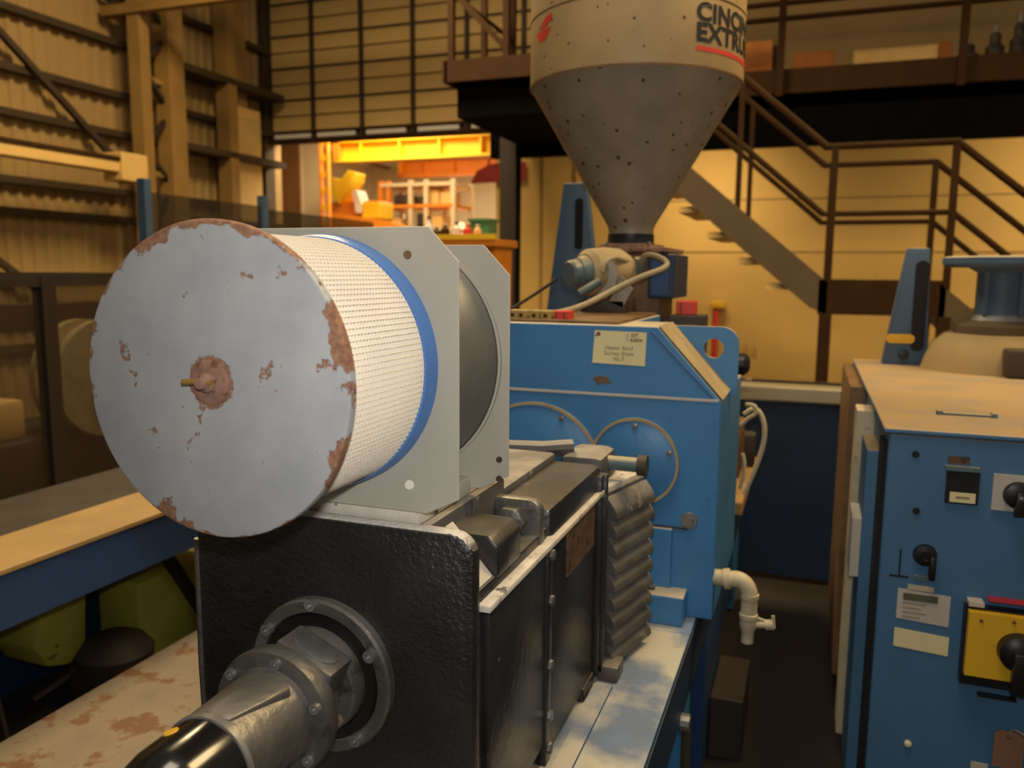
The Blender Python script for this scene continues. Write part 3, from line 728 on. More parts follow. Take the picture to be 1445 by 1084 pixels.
# bench with clutter in front of the doorway, seen over the grey plates
Yc = 5.4
cb = thing('parts_bench', (aty(610, 340, Yc).x, Yc+.2, 0), 'orange topped bench carrying small bottles near the doorway', 'bench')
a = aty(455, 327, Yc); b = aty(700, 345, Yc); zt = aty(590, 338, Yc).z
MB().box(a.x, b.x, Yc, Yc+.45, zt-.05, zt, .004).build('bench_top', 'orange', cb, smooth=False)
MB().box(a.x, b.x, Yc-.01, Yc, zt, zt+.035).build('front_lip', 'crane_yellow', cb, smooth=False)
for xx in (a.x+.06, (a.x+b.x)/2, b.x-.06):
    MB().box(xx-.03, xx+.03, Yc+.05, Yc+.4, 0, zt-.05).build('leg', 'orange', cb, smooth=False)
for x, h, r, m_, l in ((606, .17, .028, 'white', 'tall white bottle on the orange bench'), (616, .10, .03, 'drum_dark', 'short black tin on the orange bench'),
                    (628, .12, .032, 'brown_steel', 'brown bottle on the orange bench beside the black tin'), (645, .13, .03, 'white', 'short white bottle between brown and red ones'),
                    (660, .12, .032, 'redblock', 'red tin on the orange bench'), (674, .11, .028, 'cream', 'cream tin in front of the green crate')):
    p = aty(x, 335, Yc+.12)
    t = thing('bottle', (p.x, p.y, zt), l, 'bottle')
    MB().lathe((p.x, p.y, zt), (0, 0, 1), [(0, r), (h*.65, r), (h*.78, r*.45), (h*.9, r*.45)], 14).build('bottle_body', m_, t)
    MB().cyl((p.x, p.y, zt+h*.9), (p.x, p.y, zt+h), r*.55, seg=12).build('cap', 'drum_dark' if m_ == 'white' else 'white', t)
a = aty(662, 335, Yc+.25); b = aty(690, 335, Yc+.25)
gc = thing('green_crate', ((a.x+b.x)/2, Yc+.33, zt), 'green plastic crate at the end of the orange bench', 'crate')
MB().box(a.x, b.x, Yc+.25, Yc+.42, zt, zt+.16, .008).build('crate_body', 'green', gc, smooth=False)
MB().box(a.x-.008, b.x+.008, Yc+.242, Yc+.428, zt+.14, zt+.16).build('crate_rim', 'green', gc, smooth=False)

# ================================================================== RIGHT SIDE
# dark blue barrier panel with a pale metal rail on top
tk = thing('barrier_panel', (0.0, 4.15, 0), 'dark blue barrier panel with a pale metal top rail between extruder and cabinet', 'barrier')
MB().box(-.55, .9, 4.1, 4.2, .02, .895, .006).build('panel_body', 'blue_dark', tk, smooth=False)
MB().box(-.57, .92, 4.075, 4.215, .895, .972, .010).build('top_rail', 'stainless', tk, smooth=False)
MB().box(-.57, .92, 4.195, 4.22, .972, .985, .002).build('rail_edge', 'guard', tk, smooth=False)
for xx in (-.5, .8): MB().box(xx-.04, xx+.04, 4.02, 4.28, 0, .03).build('foot', 'guard', tk, smooth=False)

# control cabinet
CX0, CX1, CY, CYB, CZ = .182, 1.05, 2.05, 3.72, 1.152
cb = thing('control_cabinet', (.6, 2.8, 0), 'blue control cabinet with a yellow isolator and dusty top', 'cabinet')
MB().box(CX0+.005, CX1, CY+.02, CYB, .08, CZ-.012, .003).build('cabinet_body', 'cab_blue', cb, smooth=False)
MB().box(CX0, CX1, CY-.005, CY+.02, .12, CZ-.014, .006).build('front_door', 'cab_blue', cb, smooth=False)
MB().box(CX0-.012, CX1+.02, CY-.012, CYB+.01, CZ-.012, CZ, .004).build('top_lid', 'cab_blue', cb, smooth=False)
MB().box(CX0+.03, CX1-.03, CY+.05, CYB-.03, 0, .08).build('plinth', 'guard', cb, smooth=False)
MB().box(CX0-.006, CX0+.006, CY+.06, CY+.17, .12, CZ-.05).build('side_gap', 'slot', cb, smooth=False)
MB().box(CX0-.03, CX0+.006, CY+.22, CY+.45, .1, CZ-.10, .004).build('side_panel', 'cab_blue', cb, smooth=False)
MB().box(CX0-.045, CX0+.006, CY+.50, CY+.62, .1, CZ-.04, .004).build('side_trunking', 'pvc', cb, smooth=False)
MB().box(CX0-.05, CX0+.006, CY+.9, CYB, .1, CZ-.02, .004).build('rear_side_panel', 'brown_cast', cb, smooth=False)
MB().box(CX0-.052, CX0-.028, CY+.24, CY+.40, .70, .86).build('side_sticker', 'white_paper', cb, smooth=False)
FY = CY-.005
def pz(x, y): v = aty(x, y, FY); return v.x, v.z
def plate(name, x0, y0, x1, y1, m_, th=.003, parent=cb, tilt=0, base=0):
    X0, Z1 = pz(x0, y0); X1, Z0 = pz(x1, y1)
    mb = MB()
    mb.prism([(X0, FY-base, Z0+tilt), (X1, FY-base, Z0), (X1, FY-base, Z1), (X0, FY-base, Z1+tilt)], (0, -th, 0))
    return mb.build(name, m_, parent, smooth=False), (X0, X1, Z0, Z1)
for x, y in ((1292, 641), (1293, 721)):
    X, Z = pz(x, y); MB().cyl((X, FY+.002, Z), (X, FY-.004, Z), .008, seg=14).build('lock_hole', 'slot', cb)
plate('faded_plate', 1338, 643, 1368, 656, 'nameplate', .002)
mo, (X0, X1, Z0, Z1) = plate('meter_frame', 1336, 664, 1379, 713, 'slot', .006)
s_, _ = plate('meter_hood', 1334, 656, 1382, 666, 'teal', .012)
mo2, (X0, X1, Z0, Z1) = plate('meter_label', 1340, 693, 1375, 710, 'paper', .002, base=.006)
MB().box(X0+.012, X1-.012, FY-.0086, FY-.008, Z0+.009, Z0+.014).build('print_smudge', 'print', mo2, smooth=False)
# rotary switch
sw, (X0, X1, Z0, Z1) = plate('rotary_switch_plate', 1402, 668, 1462, 724, 'white_paper', .008)
cx, cz = pz(1436, 698)
MB().lathe((cx, FY-.008, cz), (0, -1, 0), [(0, .031), (.012, .029), (.016, .018)], 28).build('switch_boss', 'black_plain', sw)
MB().prism([(cx-.008, FY-.024, cz+.012), (cx+.008, FY-.024, cz+.012), (cx+.011, FY-.024, cz-.042), (cx-.011, FY-.024, cz-.042)], (0, -.016, 0), .002).build('switch_lever', 'black_plain', sw)
hexbolt(q := MB(), (cx, FY-.04, cz), (0, -1, 0), .005, .003); q.build('switch_screw', 'steel_bolt', sw)
# latch
X, Z = pz(1305, 783)
lt = MB().lathe((X, FY, Z), (0, -1, 0), [(0, .026), (.012, .024), (.014, .012), (.010, .010)], 28).build('latch_boss', 'black_plain', cb)
MB().box(X+.008, X+.022, FY-.03, FY-.008, Z-.052, Z+.004, .004).build('latch_lever', 'black_plain', lt)
MB().box(X-.02, X+.012, FY-.004, FY, Z-.062, Z-.052).build('latch_stain', 'teal', cb, smooth=False)
X, Z = pz(1270, 792)
MB().box(X-.002, X+.002, FY-.001, FY, Z-.035, Z+.03).box(X-.02, X+.02, FY-.001, FY, Z-.039, Z-.034).build('pen_mark', 'slot', cb, smooth=False)
wl_, (X0, X1, Z0, Z1) = plate('white_label', 1267, 833, 1338, 885, 'white_paper', .002, tilt=.006)
MB().box(X0+.012, X1-.026, FY-.004, FY-.002, Z1-.020, Z1-.003).build('label_bar', mat('dark_olive_print', (84, 84, 64), .7), wl_, smooth=False)
for k in range(4):
    MB().box(X0+.012, X0+.05+.012*(k % 2), FY-.0034, FY-.002, Z0+.012+k*.011, Z0+.0145+k*.011).build('label_line', 'print', wl_, smooth=False)
MB().box(X0+.02, X0+.075, FY-.003, FY, Z1+.006, Z1+.018).build('tape_strip', 'pvc', cb, smooth=False)
plate('yellow_label', 1262, 889, 1337, 926, 'paper', .002, tilt=.007)
# isolator
iso, (X0, X1, Z0, Z1) = plate('isolator_plate', 1363, 852, 1475, 957, 'yellow', .05)
plate('isolator_backbox', 1360, 849, 1478, 975, 'black_plain', .03)
plate('red_strip', 1392, 841, 1475, 851, mat('crimson_tape', (170, 40, 48), .5), .035)
plate('white_chip', 1364, 842, 1385, 850, 'white_paper', .035)
cx, cz = pz(1425, 905); cx += .006
MB().lathe((cx, FY-.05, cz), (0, -1, 0), [(0, .042), (.025, .040), (.034, .028), (.036, 0)], 32).build('isolator_boss', 'black_plain', iso)
MB().prism([(cx-.016, FY-.075, cz+.01), (cx+.016, FY-.075, cz+.01), (cx+.020, FY-.075, cz-.085), (cx-.016, FY-.075, cz-.085)], (0, -.025, 0), .004).build('isolator_handle', 'black_plain', iso)
for x, y in ((1379, 864), (1424, 866)):
    X, Z = pz(x, y); MB().cyl((X, FY-.05, Z), (X, FY-.053, Z), .004, seg=10).build('isolator_screw', 'brown_cast', iso)
plate('isolator_gland', 1378, 975, 1432, 986, 'black_plain', .02)
X, Z = pz(1281, 1049); MB().lathe((X, FY, Z), (0, -1, 0), [(0, .008), (.005, .008), (.008, .004), (.008, 0)], 14).build('white_stud', 'paper', cb)
plate('corner_sticker', 1370, 1074, 1392, 1096, 'white_paper', .002)
# hanging tag on a string
X, Z = pz(1424, 1030)
tg = thing('card_tag', (X, FY-.012, Z-.09), 'brown card tag hanging on string from the isolator handle', 'tag')
MB().prism([(X-.03, FY-.008, Z-.09), (X+.03, FY-.008, Z-.09), (X+.03, FY-.008, Z-.008), (X+.018, FY-.008, Z), (X-.018, FY-.008, Z), (X-.03, FY-.008, Z-.008)], (0, -.002, 0)).build('tag_card', 'card_tag', tg, smooth=False)
MB().lathe((X, FY-.010, Z-.012), (0, -1, 0), [(0, .006), (.001, .006)], 12).build('eyelet', 'maroon', tg)
MB().tube([(X, FY-.012, Z-.012), (X-.002, FY-.03, Z+.02), (X+.006, FY-.105, Z+.046)], .0016, 6, 1).build('string', 'cable_white', tg)
MB().tube([(X+.006, FY-.105, Z+.046), (X+.02, FY-.10, Z+.03), (X+.03, FY-.10, Z+.004)], .0016, 6, 1).build('string_end', 'cable_white', tg)
# strip on the lid
a = atz(1322, 584, CZ); b = atz(1402, 586, CZ)
tag(MB().box(a.x, b.x, a.y-.012, a.y+.012, CZ, CZ+.006, .002).box(a.x, a.x+.012, a.y-.016, a.y+.016, CZ, CZ+.01).box(b.x-.012, b.x, a.y-.016, a.y+.016, CZ, CZ+.01).build('metal_strip', 'teal', smooth=False), 'thin grey metal strip lying on the cabinet top', 'strip')

def slotted_post(Y, top, bot, th, label, zbase, slot_px, yellow=None):
    (xa, xb, yt), (xc, xd, yb_) = top, bot
    A, B, C, D = aty(xc, yb_, Y), aty(xd, yb_, Y), aty(xb, yt, Y), aty(xa, yt, Y)
    zt = (C.z+D.z)/2
    t = thing('slotted_upright', ((A.x+B.x)/2, Y+th/2, zbase), label, 'upright')
    k = (zbase-zt)/(A.z-zt)     # continue the taper to the base
    xl_ = D.x+(A.x-D.x)*k; xr_ = C.x+(B.x-C.x)*k
    MB().prism([(xl_, Y, zbase), (xr_, Y, zbase), (C.x, Y, zt), (D.x, Y, zt)], (0, th, 0), .006).build('tapered_plate', 'post_blue', t)
    s0, s1 = aty(slot_px[0], slot_px[1], Y), aty(slot_px[2], slot_px[3], Y)
    MB().prism(rrect(s0.x, s1.x, s1.z, s0.z, (s1.x-s0.x)*.45, Y-.002), (0, .012, 0)).build('slot', 'slot', t)
    if yellow:
        s0, s1 = aty(yellow[0], yellow[1], Y), aty(yellow[2], yellow[3], Y)
        MB().prism(rrect(s0.x, s1.x, s1.z, s0.z, .015, Y-.003), (0, .004, 0)).build('yellow_plate', 'yellow', t)
        v = aty((yellow[0]+yellow[2])/2+4, yellow[3]+15, Y)
        MB().lathe((v.x, Y, v.z), (0, -1, 0), [(0, .02), (.012, .02), (.014, .01)], 16).build('clamp_knob', 'black_plain', t)
    return t
slotted_post(3.55, (1281, 1313, 350), (1243, 1309, 517), .06, 'tapered blue slotted upright with a yellow plate on the cabinet', CZ, (1293, 368, 1303, 496), (1251, 471, 1290, 485))
slotted_post(3.30, (795, 826, 258), (771, 846, 437), .06, 'tapered blue slotted upright behind the feed hopper', 0.64, (812, 280, 822, 352))
# flanged pedestal on the cabinet
Yp = 3.5; c = aty(1413, 420, Yp); zt = aty(1413, 366, Yp).z; zb2 = aty(1413, 452, Yp).z
pd = thing('flanged_pedestal', (c.x, Yp, CZ), 'blue flanged pedestal on a beige cowl at the cabinet rear', 'pedestal')
MB().lathe((c.x, Yp, zt-.03), (0, 0, 1), [(0, .12), (.0, .19), (.012, .205), (.034, .205), (.04, .19), (.04, 0)], 40).build('top_flange', 'post_blue', pd)
MB().lathe((c.x, Yp, zb2), (0, 0, 1), [(0, .10), (.02, .085), (zt-zb2-.05, .085), (zt-zb2-.028, .12)], 32).build('column', 'post_blue', pd)
for a in (-2.4, -.9, .4, 2.0): MB().box(c.x+math.cos(a)*.085-.008, c.x+math.cos(a)*.085+.008, Yp+math.sin(a)*.085-.01, Yp+math.sin(a)*.085+.01, zb2+.02, zt-.03).build('rib', 'post_blue', pd, smooth=False)
MB().lathe((c.x, Yp, zb2-.05), (0, 0, 1), [(0, .15), (.03, .15), (.05, .11)], 32).build('base_collar', 'stringer', pd)
MB().lathe((c.x-.02, Yp+.0, CZ), (0, 0, 1), [(0, .235), (.04, .225), (.10, .20), (zb2-CZ-.05, .16)], 40).build('cowl', 'cowl', pd)
MB().box(c.x-.02, c.x+.14, Yp-.29, Yp-.16, CZ, CZ+.10, .012).build('dark_coupling', 'drum_dark', pd)
MB().box(c.x+.08, c.x+.2, Yp-.24, Yp-.12, CZ+.08, CZ+.16, .01).build('red_guard', 'redblock', pd)

# ================================================================== THE EXTRUDER
BZ = .64; XR = -.235; XM = -.62
bed = thing('extruder_bed', (XM, 2.2, 0), 'dusty blue steel bed carrying the black motor and blue gearbox', 'machine bed')
MB().box(-.88, XR, .72, 1.9, BZ-.02, BZ, .003).box(-1.03, XR, 1.9, 3.9, BZ-.02, BZ, .003).build('bed_top', 'blue_dusty', bed, smooth=False)
MB().box(XR-.012, XR, .72, 3.9, BZ-.15, BZ-.02).box(XR-.05, XR, .72, 3.9, BZ-.165, BZ-.15).build('side_channel', 'blue_dark', bed, smooth=False)
MB().box(-.88, -.868, .72, 1.9, BZ-.15, BZ-.02).build('side_channel', 'blue_dark', bed, smooth=False)
MB().box(-.385, -.35, 1.0, 1.58, BZ, BZ+.008).build('slide_strip', 'blue_dusty', bed, smooth=False)
for yy in (.85, 2.12, 3.7):
    MB().box(XR-.14, XR-.03, yy-.08, yy+.08, .01, BZ-.15, .004).build('leg', 'blue', bed, smooth=False)
    MB().box(-.88, -.77, yy-.08, yy+.08, .01, BZ-.15, .004).build('leg', 'blue', bed, smooth=False)
MB().box(XR-.10, XR-.04, 2.2, 3.62, .08, BZ-.16).build('side_cover', 'bench_blue', bed, smooth=False)
MB().box(XR-.11, XR-.002, 2.3, 2.7, .01, BZ-.166, .004).build('leg_panel', 'bench_blue', bed, smooth=False)
MB().box(XR, XR+.10, 2.45, 2.75, .0, .2, .004).build('foot_casing', 'drum_dark', bed, smooth=False)
for x, y in ((978, 705), (1001, 720), (960, 760)): pass
MB().tube([(XR+.012, 1.80, .48), (XR+.014, 1.80, .25), (XR+.012, 1.80, .02)], .011, 8).build('conduit', 'drum_dark', bed)
MB().cyl((XR, 1.80, .47), (XR+.02, 1.80, .47), .02, seg=10).build('conduit_clip', 'steel_bolt', bed)
# ----- black DC motor
X0, X1, Y0, Y1, Z0, Z1 = -.838, -.392, .93, 1.63, BZ, 1.165
mo = thing('electric_motor', (XM, 1.28, BZ), 'big black dusty electric motor on the blue bed under the filter drum', 'motor')
fr = [Vector((p.x, Y0, p.z)) for p in rrect(X0, X1, Z0+.012, Z1, .035, Y0)]
fb = MB().prism(fr, (0, .030, 0), .010).build('front_bell', 'black_cast', mo)
# frame behind the front bell: stepped top
MB().box(X0+.02, X1-.008, Y0+.026, 1.27, Z0+.012, 1.075, .004).build('lower_casing', 'black_paint', mo)
MB().box(X0+.03, X1-.085, Y0+.026, 1.27, 1.07, 1.155, .006).build('upper_casing', 'dusty_black', mo)
MB().box(X0+.02, X1-.002, 1.27, 1.62, Z0+.012, 1.108, .014).build('rear_casing', 'black_paint', mo)
MB().box(X0+.06, X1-.10, 1.30, 1.62, 1.10, 1.125, .01).build('rear_cover', 'dusty_black', mo)
MB().box(X1-.012, X1+.010, Y0+.034, 1.62, 1.048, 1.058, .002).build('side_ledge', 'pale_dust', mo)
MB().box(X1-.01, X1+.002, .985, 1.235, .70, 1.045, .004).build('side_cover_plate', 'black_paint', mo)
MB().box(X1-.012, X1+.006, 1.236, 1.262, Z0+.02, 1.05, .004).build('side_rib', 'black_paint', mo)
MB().box(X1-.012, X1+.014, 1.60, 1.618, Z0+.02, 1.09, .002).build('rear_flange', 'black_paint', mo)
MB().box(X1-.012, X1+.008, 1.58, 1.596, Z0+.02, 1.09, .002).build('rear_flange', 'black_paint', mo)
for z in (.69, .75, .84, .955, 1.035):
    hexbolt(q := MB(), (X1+.004, 1.249, z), (1, 0, 0), .010, .008); q.build('side_bolt', 'steel_bolt' if z in (.75,) else 'dusty_black', mo)
# lifting lug block with web behind the bell corner
MB().prism([(X1-.115, 1.03, 1.07), (X1-.005, 1.03, 1.07), (X1-.005, 1.03, 1.118), (X1-.02, 1.03, 1.133), (X1-.115, 1.03, 1.133)], (0, .10, 0), .006).build('corner_lug', 'black_paint', mo)
MB().bar((X1-.085, 1.005, 1.138), (X1-.018, 1.005, 1.064), .022, .06, up=(0, 1, 0)).build('lug_web', 'pale_dust', mo, smooth=False)
MB().prism([Vector((p.x, 1.225, p.z)) for p in rrect(X1-.105, X1-.006, 1.05, 1.132, .022, 1.225, corners=(0, 0, 1, 1))], (0, .022, 0), .003).build('bolt_flange', 'steel_dusty', mo)
hexbolt(q := MB(), (X1-.055, 1.226, 1.095), (0, -1, 0), .026, .02); q.build('flange_bolt', 'steel_dusty', mo)
# nameplate on the rear casing side
MB().box(X1-.002, X1+.003, 1.36, 1.55, .955, 1.045, .001).build('nameplate', 'nameplate', mo, smooth=False, label='rusted brown maker plate')
# louvred outlet on the rear corner
lv0, lv1 = Vector((-.392, 1.645, 0)), Vector((-.345, 1.83, 0)); dv = (lv1-lv0); nv = Vector((dv.y, -dv.x, 0)).normalized()
bx = MB(); bx.prism([lv0+Vector((0, 0, .655)), lv1+Vector((0, 0, .655)), lv1-nv*.16+Vector((0, 0, .655)), lv0-nv*.16+Vector((0, 0, .655))], (0, 0, .385), .004)
lb = bx.build('louvre_box', 'dusty_black', mo)
pitch = .0405
for k in range(9):
    z = .662+k*pitch
    q = MB()
    a = [lv0+nv*.001, lv1+nv*.001]
    n_ = 8; V = []; Fc = []
    for j in range(2):
        for i in range(n_+1):
            t_ = i/n_; off = .004+.026*math.sin(PI*.5*(1-t_)); zz = z+pitch*(t_*1.08)
            V.append(a[j]+nv*off+Vector((0, 0, zz)))
        V.append(a[j]+Vector((0, 0, z+pitch*1.05))); V.append(a[j]+Vector((0, 0, z)))
    m_ = n_+3
    for i in range(m_): Fc.append((i, (i+1) % m_, m_+(i+1) % m_, m_+i))
    Fc += [tuple(range(m_)), tuple(range(m_, 2*m_))]
    q.raw(V, Fc).build('louvre', 'dusty_black', lb)
MB().prism([lv0+Vector((0, 0, 1.03)), lv1+Vector((0, 0, 1.03)), lv1-nv*.17+Vector((0, 0, 1.03)), lv0-nv*.17+Vector((0, 0, 1.03))], (0, 0, .02), .003).build('louvre_cap', 'pale_dust', mo)
MB().box(-.50, -.40, 1.66, 1.80, 1.04, 1.112, .02).build('outlet_bracket', 'dusty_black', mo)
MB().tube([(-.42, 1.72, 1.088), (-.33, 1.72, 1.088)], .016, 14).build('pipe_stub', 'teal', mo)
MB().cyl((-.338, 1.72, 1.088), (-.318, 1.72, 1.088), .023, seg=16).build('pipe_cap', 'drum_dark', mo)
MB().tube([(-.78, 1.66, 1.115), (-.56, 1.66, 1.115), (-.48, 1.70, 1.12)], .018, 10, 1).build('top_conduit', 'dusty_black', mo)
MB().box(-.39, -.345, 1.60, 1.66, BZ, BZ+.035, .003).build('hold_down_clamp', 'steel_dusty', mo)
MB().box(-.84, -.39, .99, 1.06, BZ, BZ+.03, .004).build('foot', 'black_paint', mo)
MB().box(-.84, -.39, 1.5, 1.58, BZ, BZ+.03, .004).build('foot', 'black_paint', mo)
MB().tube([(-.848, .95, 1.10), (-.85, .95, .9), (-.848, .955, .66)], .008, 8).build('edge_conduit', 'steel_dusty', mo)

# ----- tacho / pump unit on the motor face
ZT = .938
tc_ = thing('flange_drive', (XM, .8, ZT-.11), 'grey dusty flanged drive with a gloss black end cap on the motor face', 'drive')
def lt(prof, name, m_, parent=tc_, seg=48): return MB().lathe((XM, 0, ZT), (0, 1, 0), prof, seg).build(name, m_, parent)
lt([(.93, .112), (.918, .112), (.914, .109), (.914, .094), (.918, .092), (.918, .0)], 'mounting_flange', 'steel_dusty')
lt([(.918, .092), (.912, .090), (.912, .076), (.918, .074)], 'dark_ring', 'black_plain')
lt([(.92, .074), (.893, .072), (.889, .069), (.889, .0)], 'collar', 'steel_dusty')
lt([(.89, .052), (.822, .056), (.822, .0)], 'neck', 'steel_dusty')
f2 = lt([(.835, .07), (.832, .084), (.815, .086), (.808, .084), (.806, .076), (.806, 0)], 'second_flange', 'steel_dusty')
lt([(.808, .066), (.80, .063), (.74, .061), (.695, .060), (.695, 0)], 'barrel', 'steel_dusty')
MB().prism([(XM+.025, .70, ZT+.058), (XM+.045, .79, ZT+.055), (XM+.025, .80, ZT+.064), (XM, .80, ZT+.068), (XM-.01, .70, ZT+.062)], (0, 0, -.02), .004).build('barrel_saddle', 'steel_dusty', tc_)
lt([(.697, .0615), (.690, .0615), (.689, .059), (.689, 0)], 'trim_ring', 'steel_bolt')
lt([(.692, .059), (.630, .058), (.61, .054), (.598, .046), (.592, .030), (.590, 0)], 'end_cap', 'gloss_black')
MB().lathe((XM-.022, .662, ZT+.0535), (-.35, 0, 1), [(0, .009), (.002, .008), (.002, 0)], 14).build('yellow_dot', 'yellow', tc_)
TA = math.radians(-24); tu = Vector((math.cos(TA), 0, math.sin(TA))); tn = Vector((-math.sin(TA), 0, math.cos(TA))); tC = Vector((XM, 0, ZT))
def tq(u, y, n_): return tC+tu*u+tn*n_+Vector((0, y, 0))
MB().prism([tq(-.042, .832, .03), tq(.046, .832, .03), tq(.046, .832, .080), tq(-.042, .832, .080)], (0, .054, 0), .004).build('terminal_block', 'steel_dusty', tc_)
MB().prism([tq(.002+.034*math.cos(2*PI*i/28), .859+.021*math.sin(2*PI*i/28), .079) for i in range(28)], tn*.005, .001).build('oval_plate', 'steel_bolt', tc_)
for k, a in enumerate((1.62, 2.5, .52, -.9, -2.2)):
    r = .1075 if k == 0 else .099
    p = (XM+r*math.cos(a), .914, ZT+r*math.sin(a))
    bo = MB().lathe(p, (0, -1, 0), [(0, .009), (.010, .0085), (.010, .005), (.004, .005), (.004, 0)], 16).build('socket_bolt', 'steel_bolt', tc_)
for k in range(6):
    a = 2.45-k*2*PI/6; p = (XM+.074*math.cos(a), .808, ZT+.074*math.sin(a))
    MB().lathe(p, (0, -1, 0), [(0, .0075), (.008, .007), (.008, .004), (.003, .004), (.003, 0)], 14).build('socket_bolt', 'steel_bolt', f2)
for a in (.6, -.7):
    p = (XM+.062*math.cos(a), .889, ZT+.062*math.sin(a))
    MB().lathe(p, (0, -1, 0), [(0, .008), (.006, .007), (.006, 0)], 12).build('rusty_bolt', 'rusty', tc_)

# ----- air filter drum and blower plates
XC, ZC, RD, YD = -.628, 1.376, .180, .7316
fd = thing('air_filter_drum', (XC, 1.05, 1.165), 'grey drum air filter with rust chipped disc, cream mesh and blue band', 'air filter')
org = fd.location
dm = disc_material((XC-org.x, YD-org.y, ZC-org.z), RD)
dk = MB().lathe((XC, YD, ZC), (0, 1, 0), [(0, 0), (0, RD-.004), (.0015, RD-.001), (.004, RD), (.012, RD), (.014, RD-.002), (.014, RD-.012)], 128, cap=False).build('end_disc', dm, fd)
MB().lathe((XC, YD+.014, ZC), (0, 1, 0), [(0, RD-.012), (.004, RD-.012), (.004, 0)], 64).build('disc_back', 'grey_duct', fd)
# rusty hub washer with wing bolt
hub = MB().lathe((XC, YD, ZC), (0, -1, 0), [(0, .026), (.002, .0255), (.0035, .022), (.0035, 0)], 30).build('hub_washer', 'rusty', fd)
MB().lathe((XC, YD-.003, ZC), (0, -1, 0), [(0, .012), (.006, .011), (.010, .007), (.016, .006), (.017, 0)], 18).build('hub_nut', 'rusty', hub)
MB().tube([(XC+.010, YD-.010, ZC+.001), (XC-.012, YD-.013, ZC+.001), (XC-.026, YD-.014, ZC+.0005)], .0034, 10).build('wing_bolt', 'brass', hub)
# dimpled cream mesh
RM = .168; ya, yb = YD+.016, .934; NA, NL = 150, 26
V, Fc = [], []
def cp(r, a, y): return (XC+r*math.cos(a), y, ZC+r*math.sin(a))
dy = (yb-ya)/NL; da = 2*PI/NA
for j in range(NL+1):
    for i in range(NA): V.append(cp(RM, i*da, ya+j*dy))
for j in range(NL):
    for i in range(NA):
        i2 = (i+1) % NA; o4 = (j*NA+i, j*NA+i2, (j+1)*NA+i2, (j+1)*NA+i)
        b0 = len(V); m_ = .20
        for u, w in ((m_, m_), (1-m_, m_), (1-m_, 1-m_), (m_, 1-m_)): V.append(cp(RM-.0032, (i+u)*da, ya+(j+w)*dy))
        for k in range(4): Fc.append((o4[k], o4[(k+1) % 4], b0+(k+1) % 4, b0+k))
        Fc.append((b0, b0+1, b0+2, b0+3))
me = bpy.data.meshes.new('filter_mesh'); me.from_pydata([Vector(v)-org for v in V], [], Fc); me.update()
bm_ = bmesh.new(); bm_.from_mesh(me); bmesh.ops.recalc_face_normals(bm_, faces=bm_.faces); bm_.to_mesh(me); bm_.free()
fm = bpy.data.objects.new('filter_mesh', me); COL.objects.link(fm); fm.parent = fd; me.materials.append(M['filter']); fm['kind'] = 'stuff'; fm['label'] = 'cream dimpled filter mesh'
MB().lathe((XC, .932, ZC), (0, 1, 0), [(0, .166), (0, .1695), (.012, .1725), (.026, .1735), (.026, .166)], 96, cap=False).build('blue_band', 'band', fd, label='blue rubber sealing band')
def chamfer_plate(y, hw, zt, zb, c, th, name):
    l, r = XC-hw, XC+hw
    pts = [(l+c, y, zb), (r-c*1.1, y, zb), (r, y, zb+c*.55), (r, y, zt-c*1.05), (r-c, y, zt), (l+c, y, zt), (l, y, zt-c), (l, y, zb+c)]
    return MB().prism(pts, (0, th, 0), .0008).build(name, 'grey_plate', fd, smooth=False)
p1 = chamfer_plate(.958, .203, 1.558, 1.178, .043, .003, 'front_plate')
p2 = chamfer_plate(1.145, .203, 1.541, 1.166, .043, .003, 'rear_plate')
MB().lathe((XC, .961, ZC-.01), (0, 1, 0), [(0, .150), (.05, .152), (.12, .165), (.165, .182), (.184, .187)], 72, cap=False).build('inlet_cone', 'grey_duct', fd)
MB().lathe((XC, 1.139, ZC-.01), (0, 1, 0), [(0, .187), (0, .191), (.006, .191)], 72, cap=False).build('cone_rim', 'grey_plate', fd)
for s, z in ((1, 1.215), (1, 1.185), (-1, 1.215)):
    MB().lathe((XC+s*.188, 1.145, z), (0, -1, 0), [(0, .005), (.003, .0045), (.003, 0)], 12).build('plate_rivet', 'drum_dark', p2)
MB().lathe((XC+.13, .958, 1.522), (0, -1, 0), [(0, .006), (.002, .005), (.002, 0)], 12).build('plate_rivet', 'brown_cast', p1)
MB().lathe((XC+.13, .958, 1.215), (0, -1, 0), [(0, .007), (.002, .006), (.002, 0)], 12).build('plate_rivet', 'white', p1)
# blower body behind the rear plate, sitting on the motor
MB().lathe((XC, 1.148, ZC-.01), (0, 1, 0), [(0, .17), (.09, .17), (.095, .15), (.095, 0)], 48).build('blower_volute', 'grey_duct', fd)
MB().box(XC-.15, XC+.14, .965, 1.24, 1.156, 1.185, .004).build('base_duct', 'pale_dust', fd)
MB().box(XC+.02, XC+.06, 1.146, 1.16, 1.541, 1.552).build('top_tab', 'brass', fd, smooth=False)

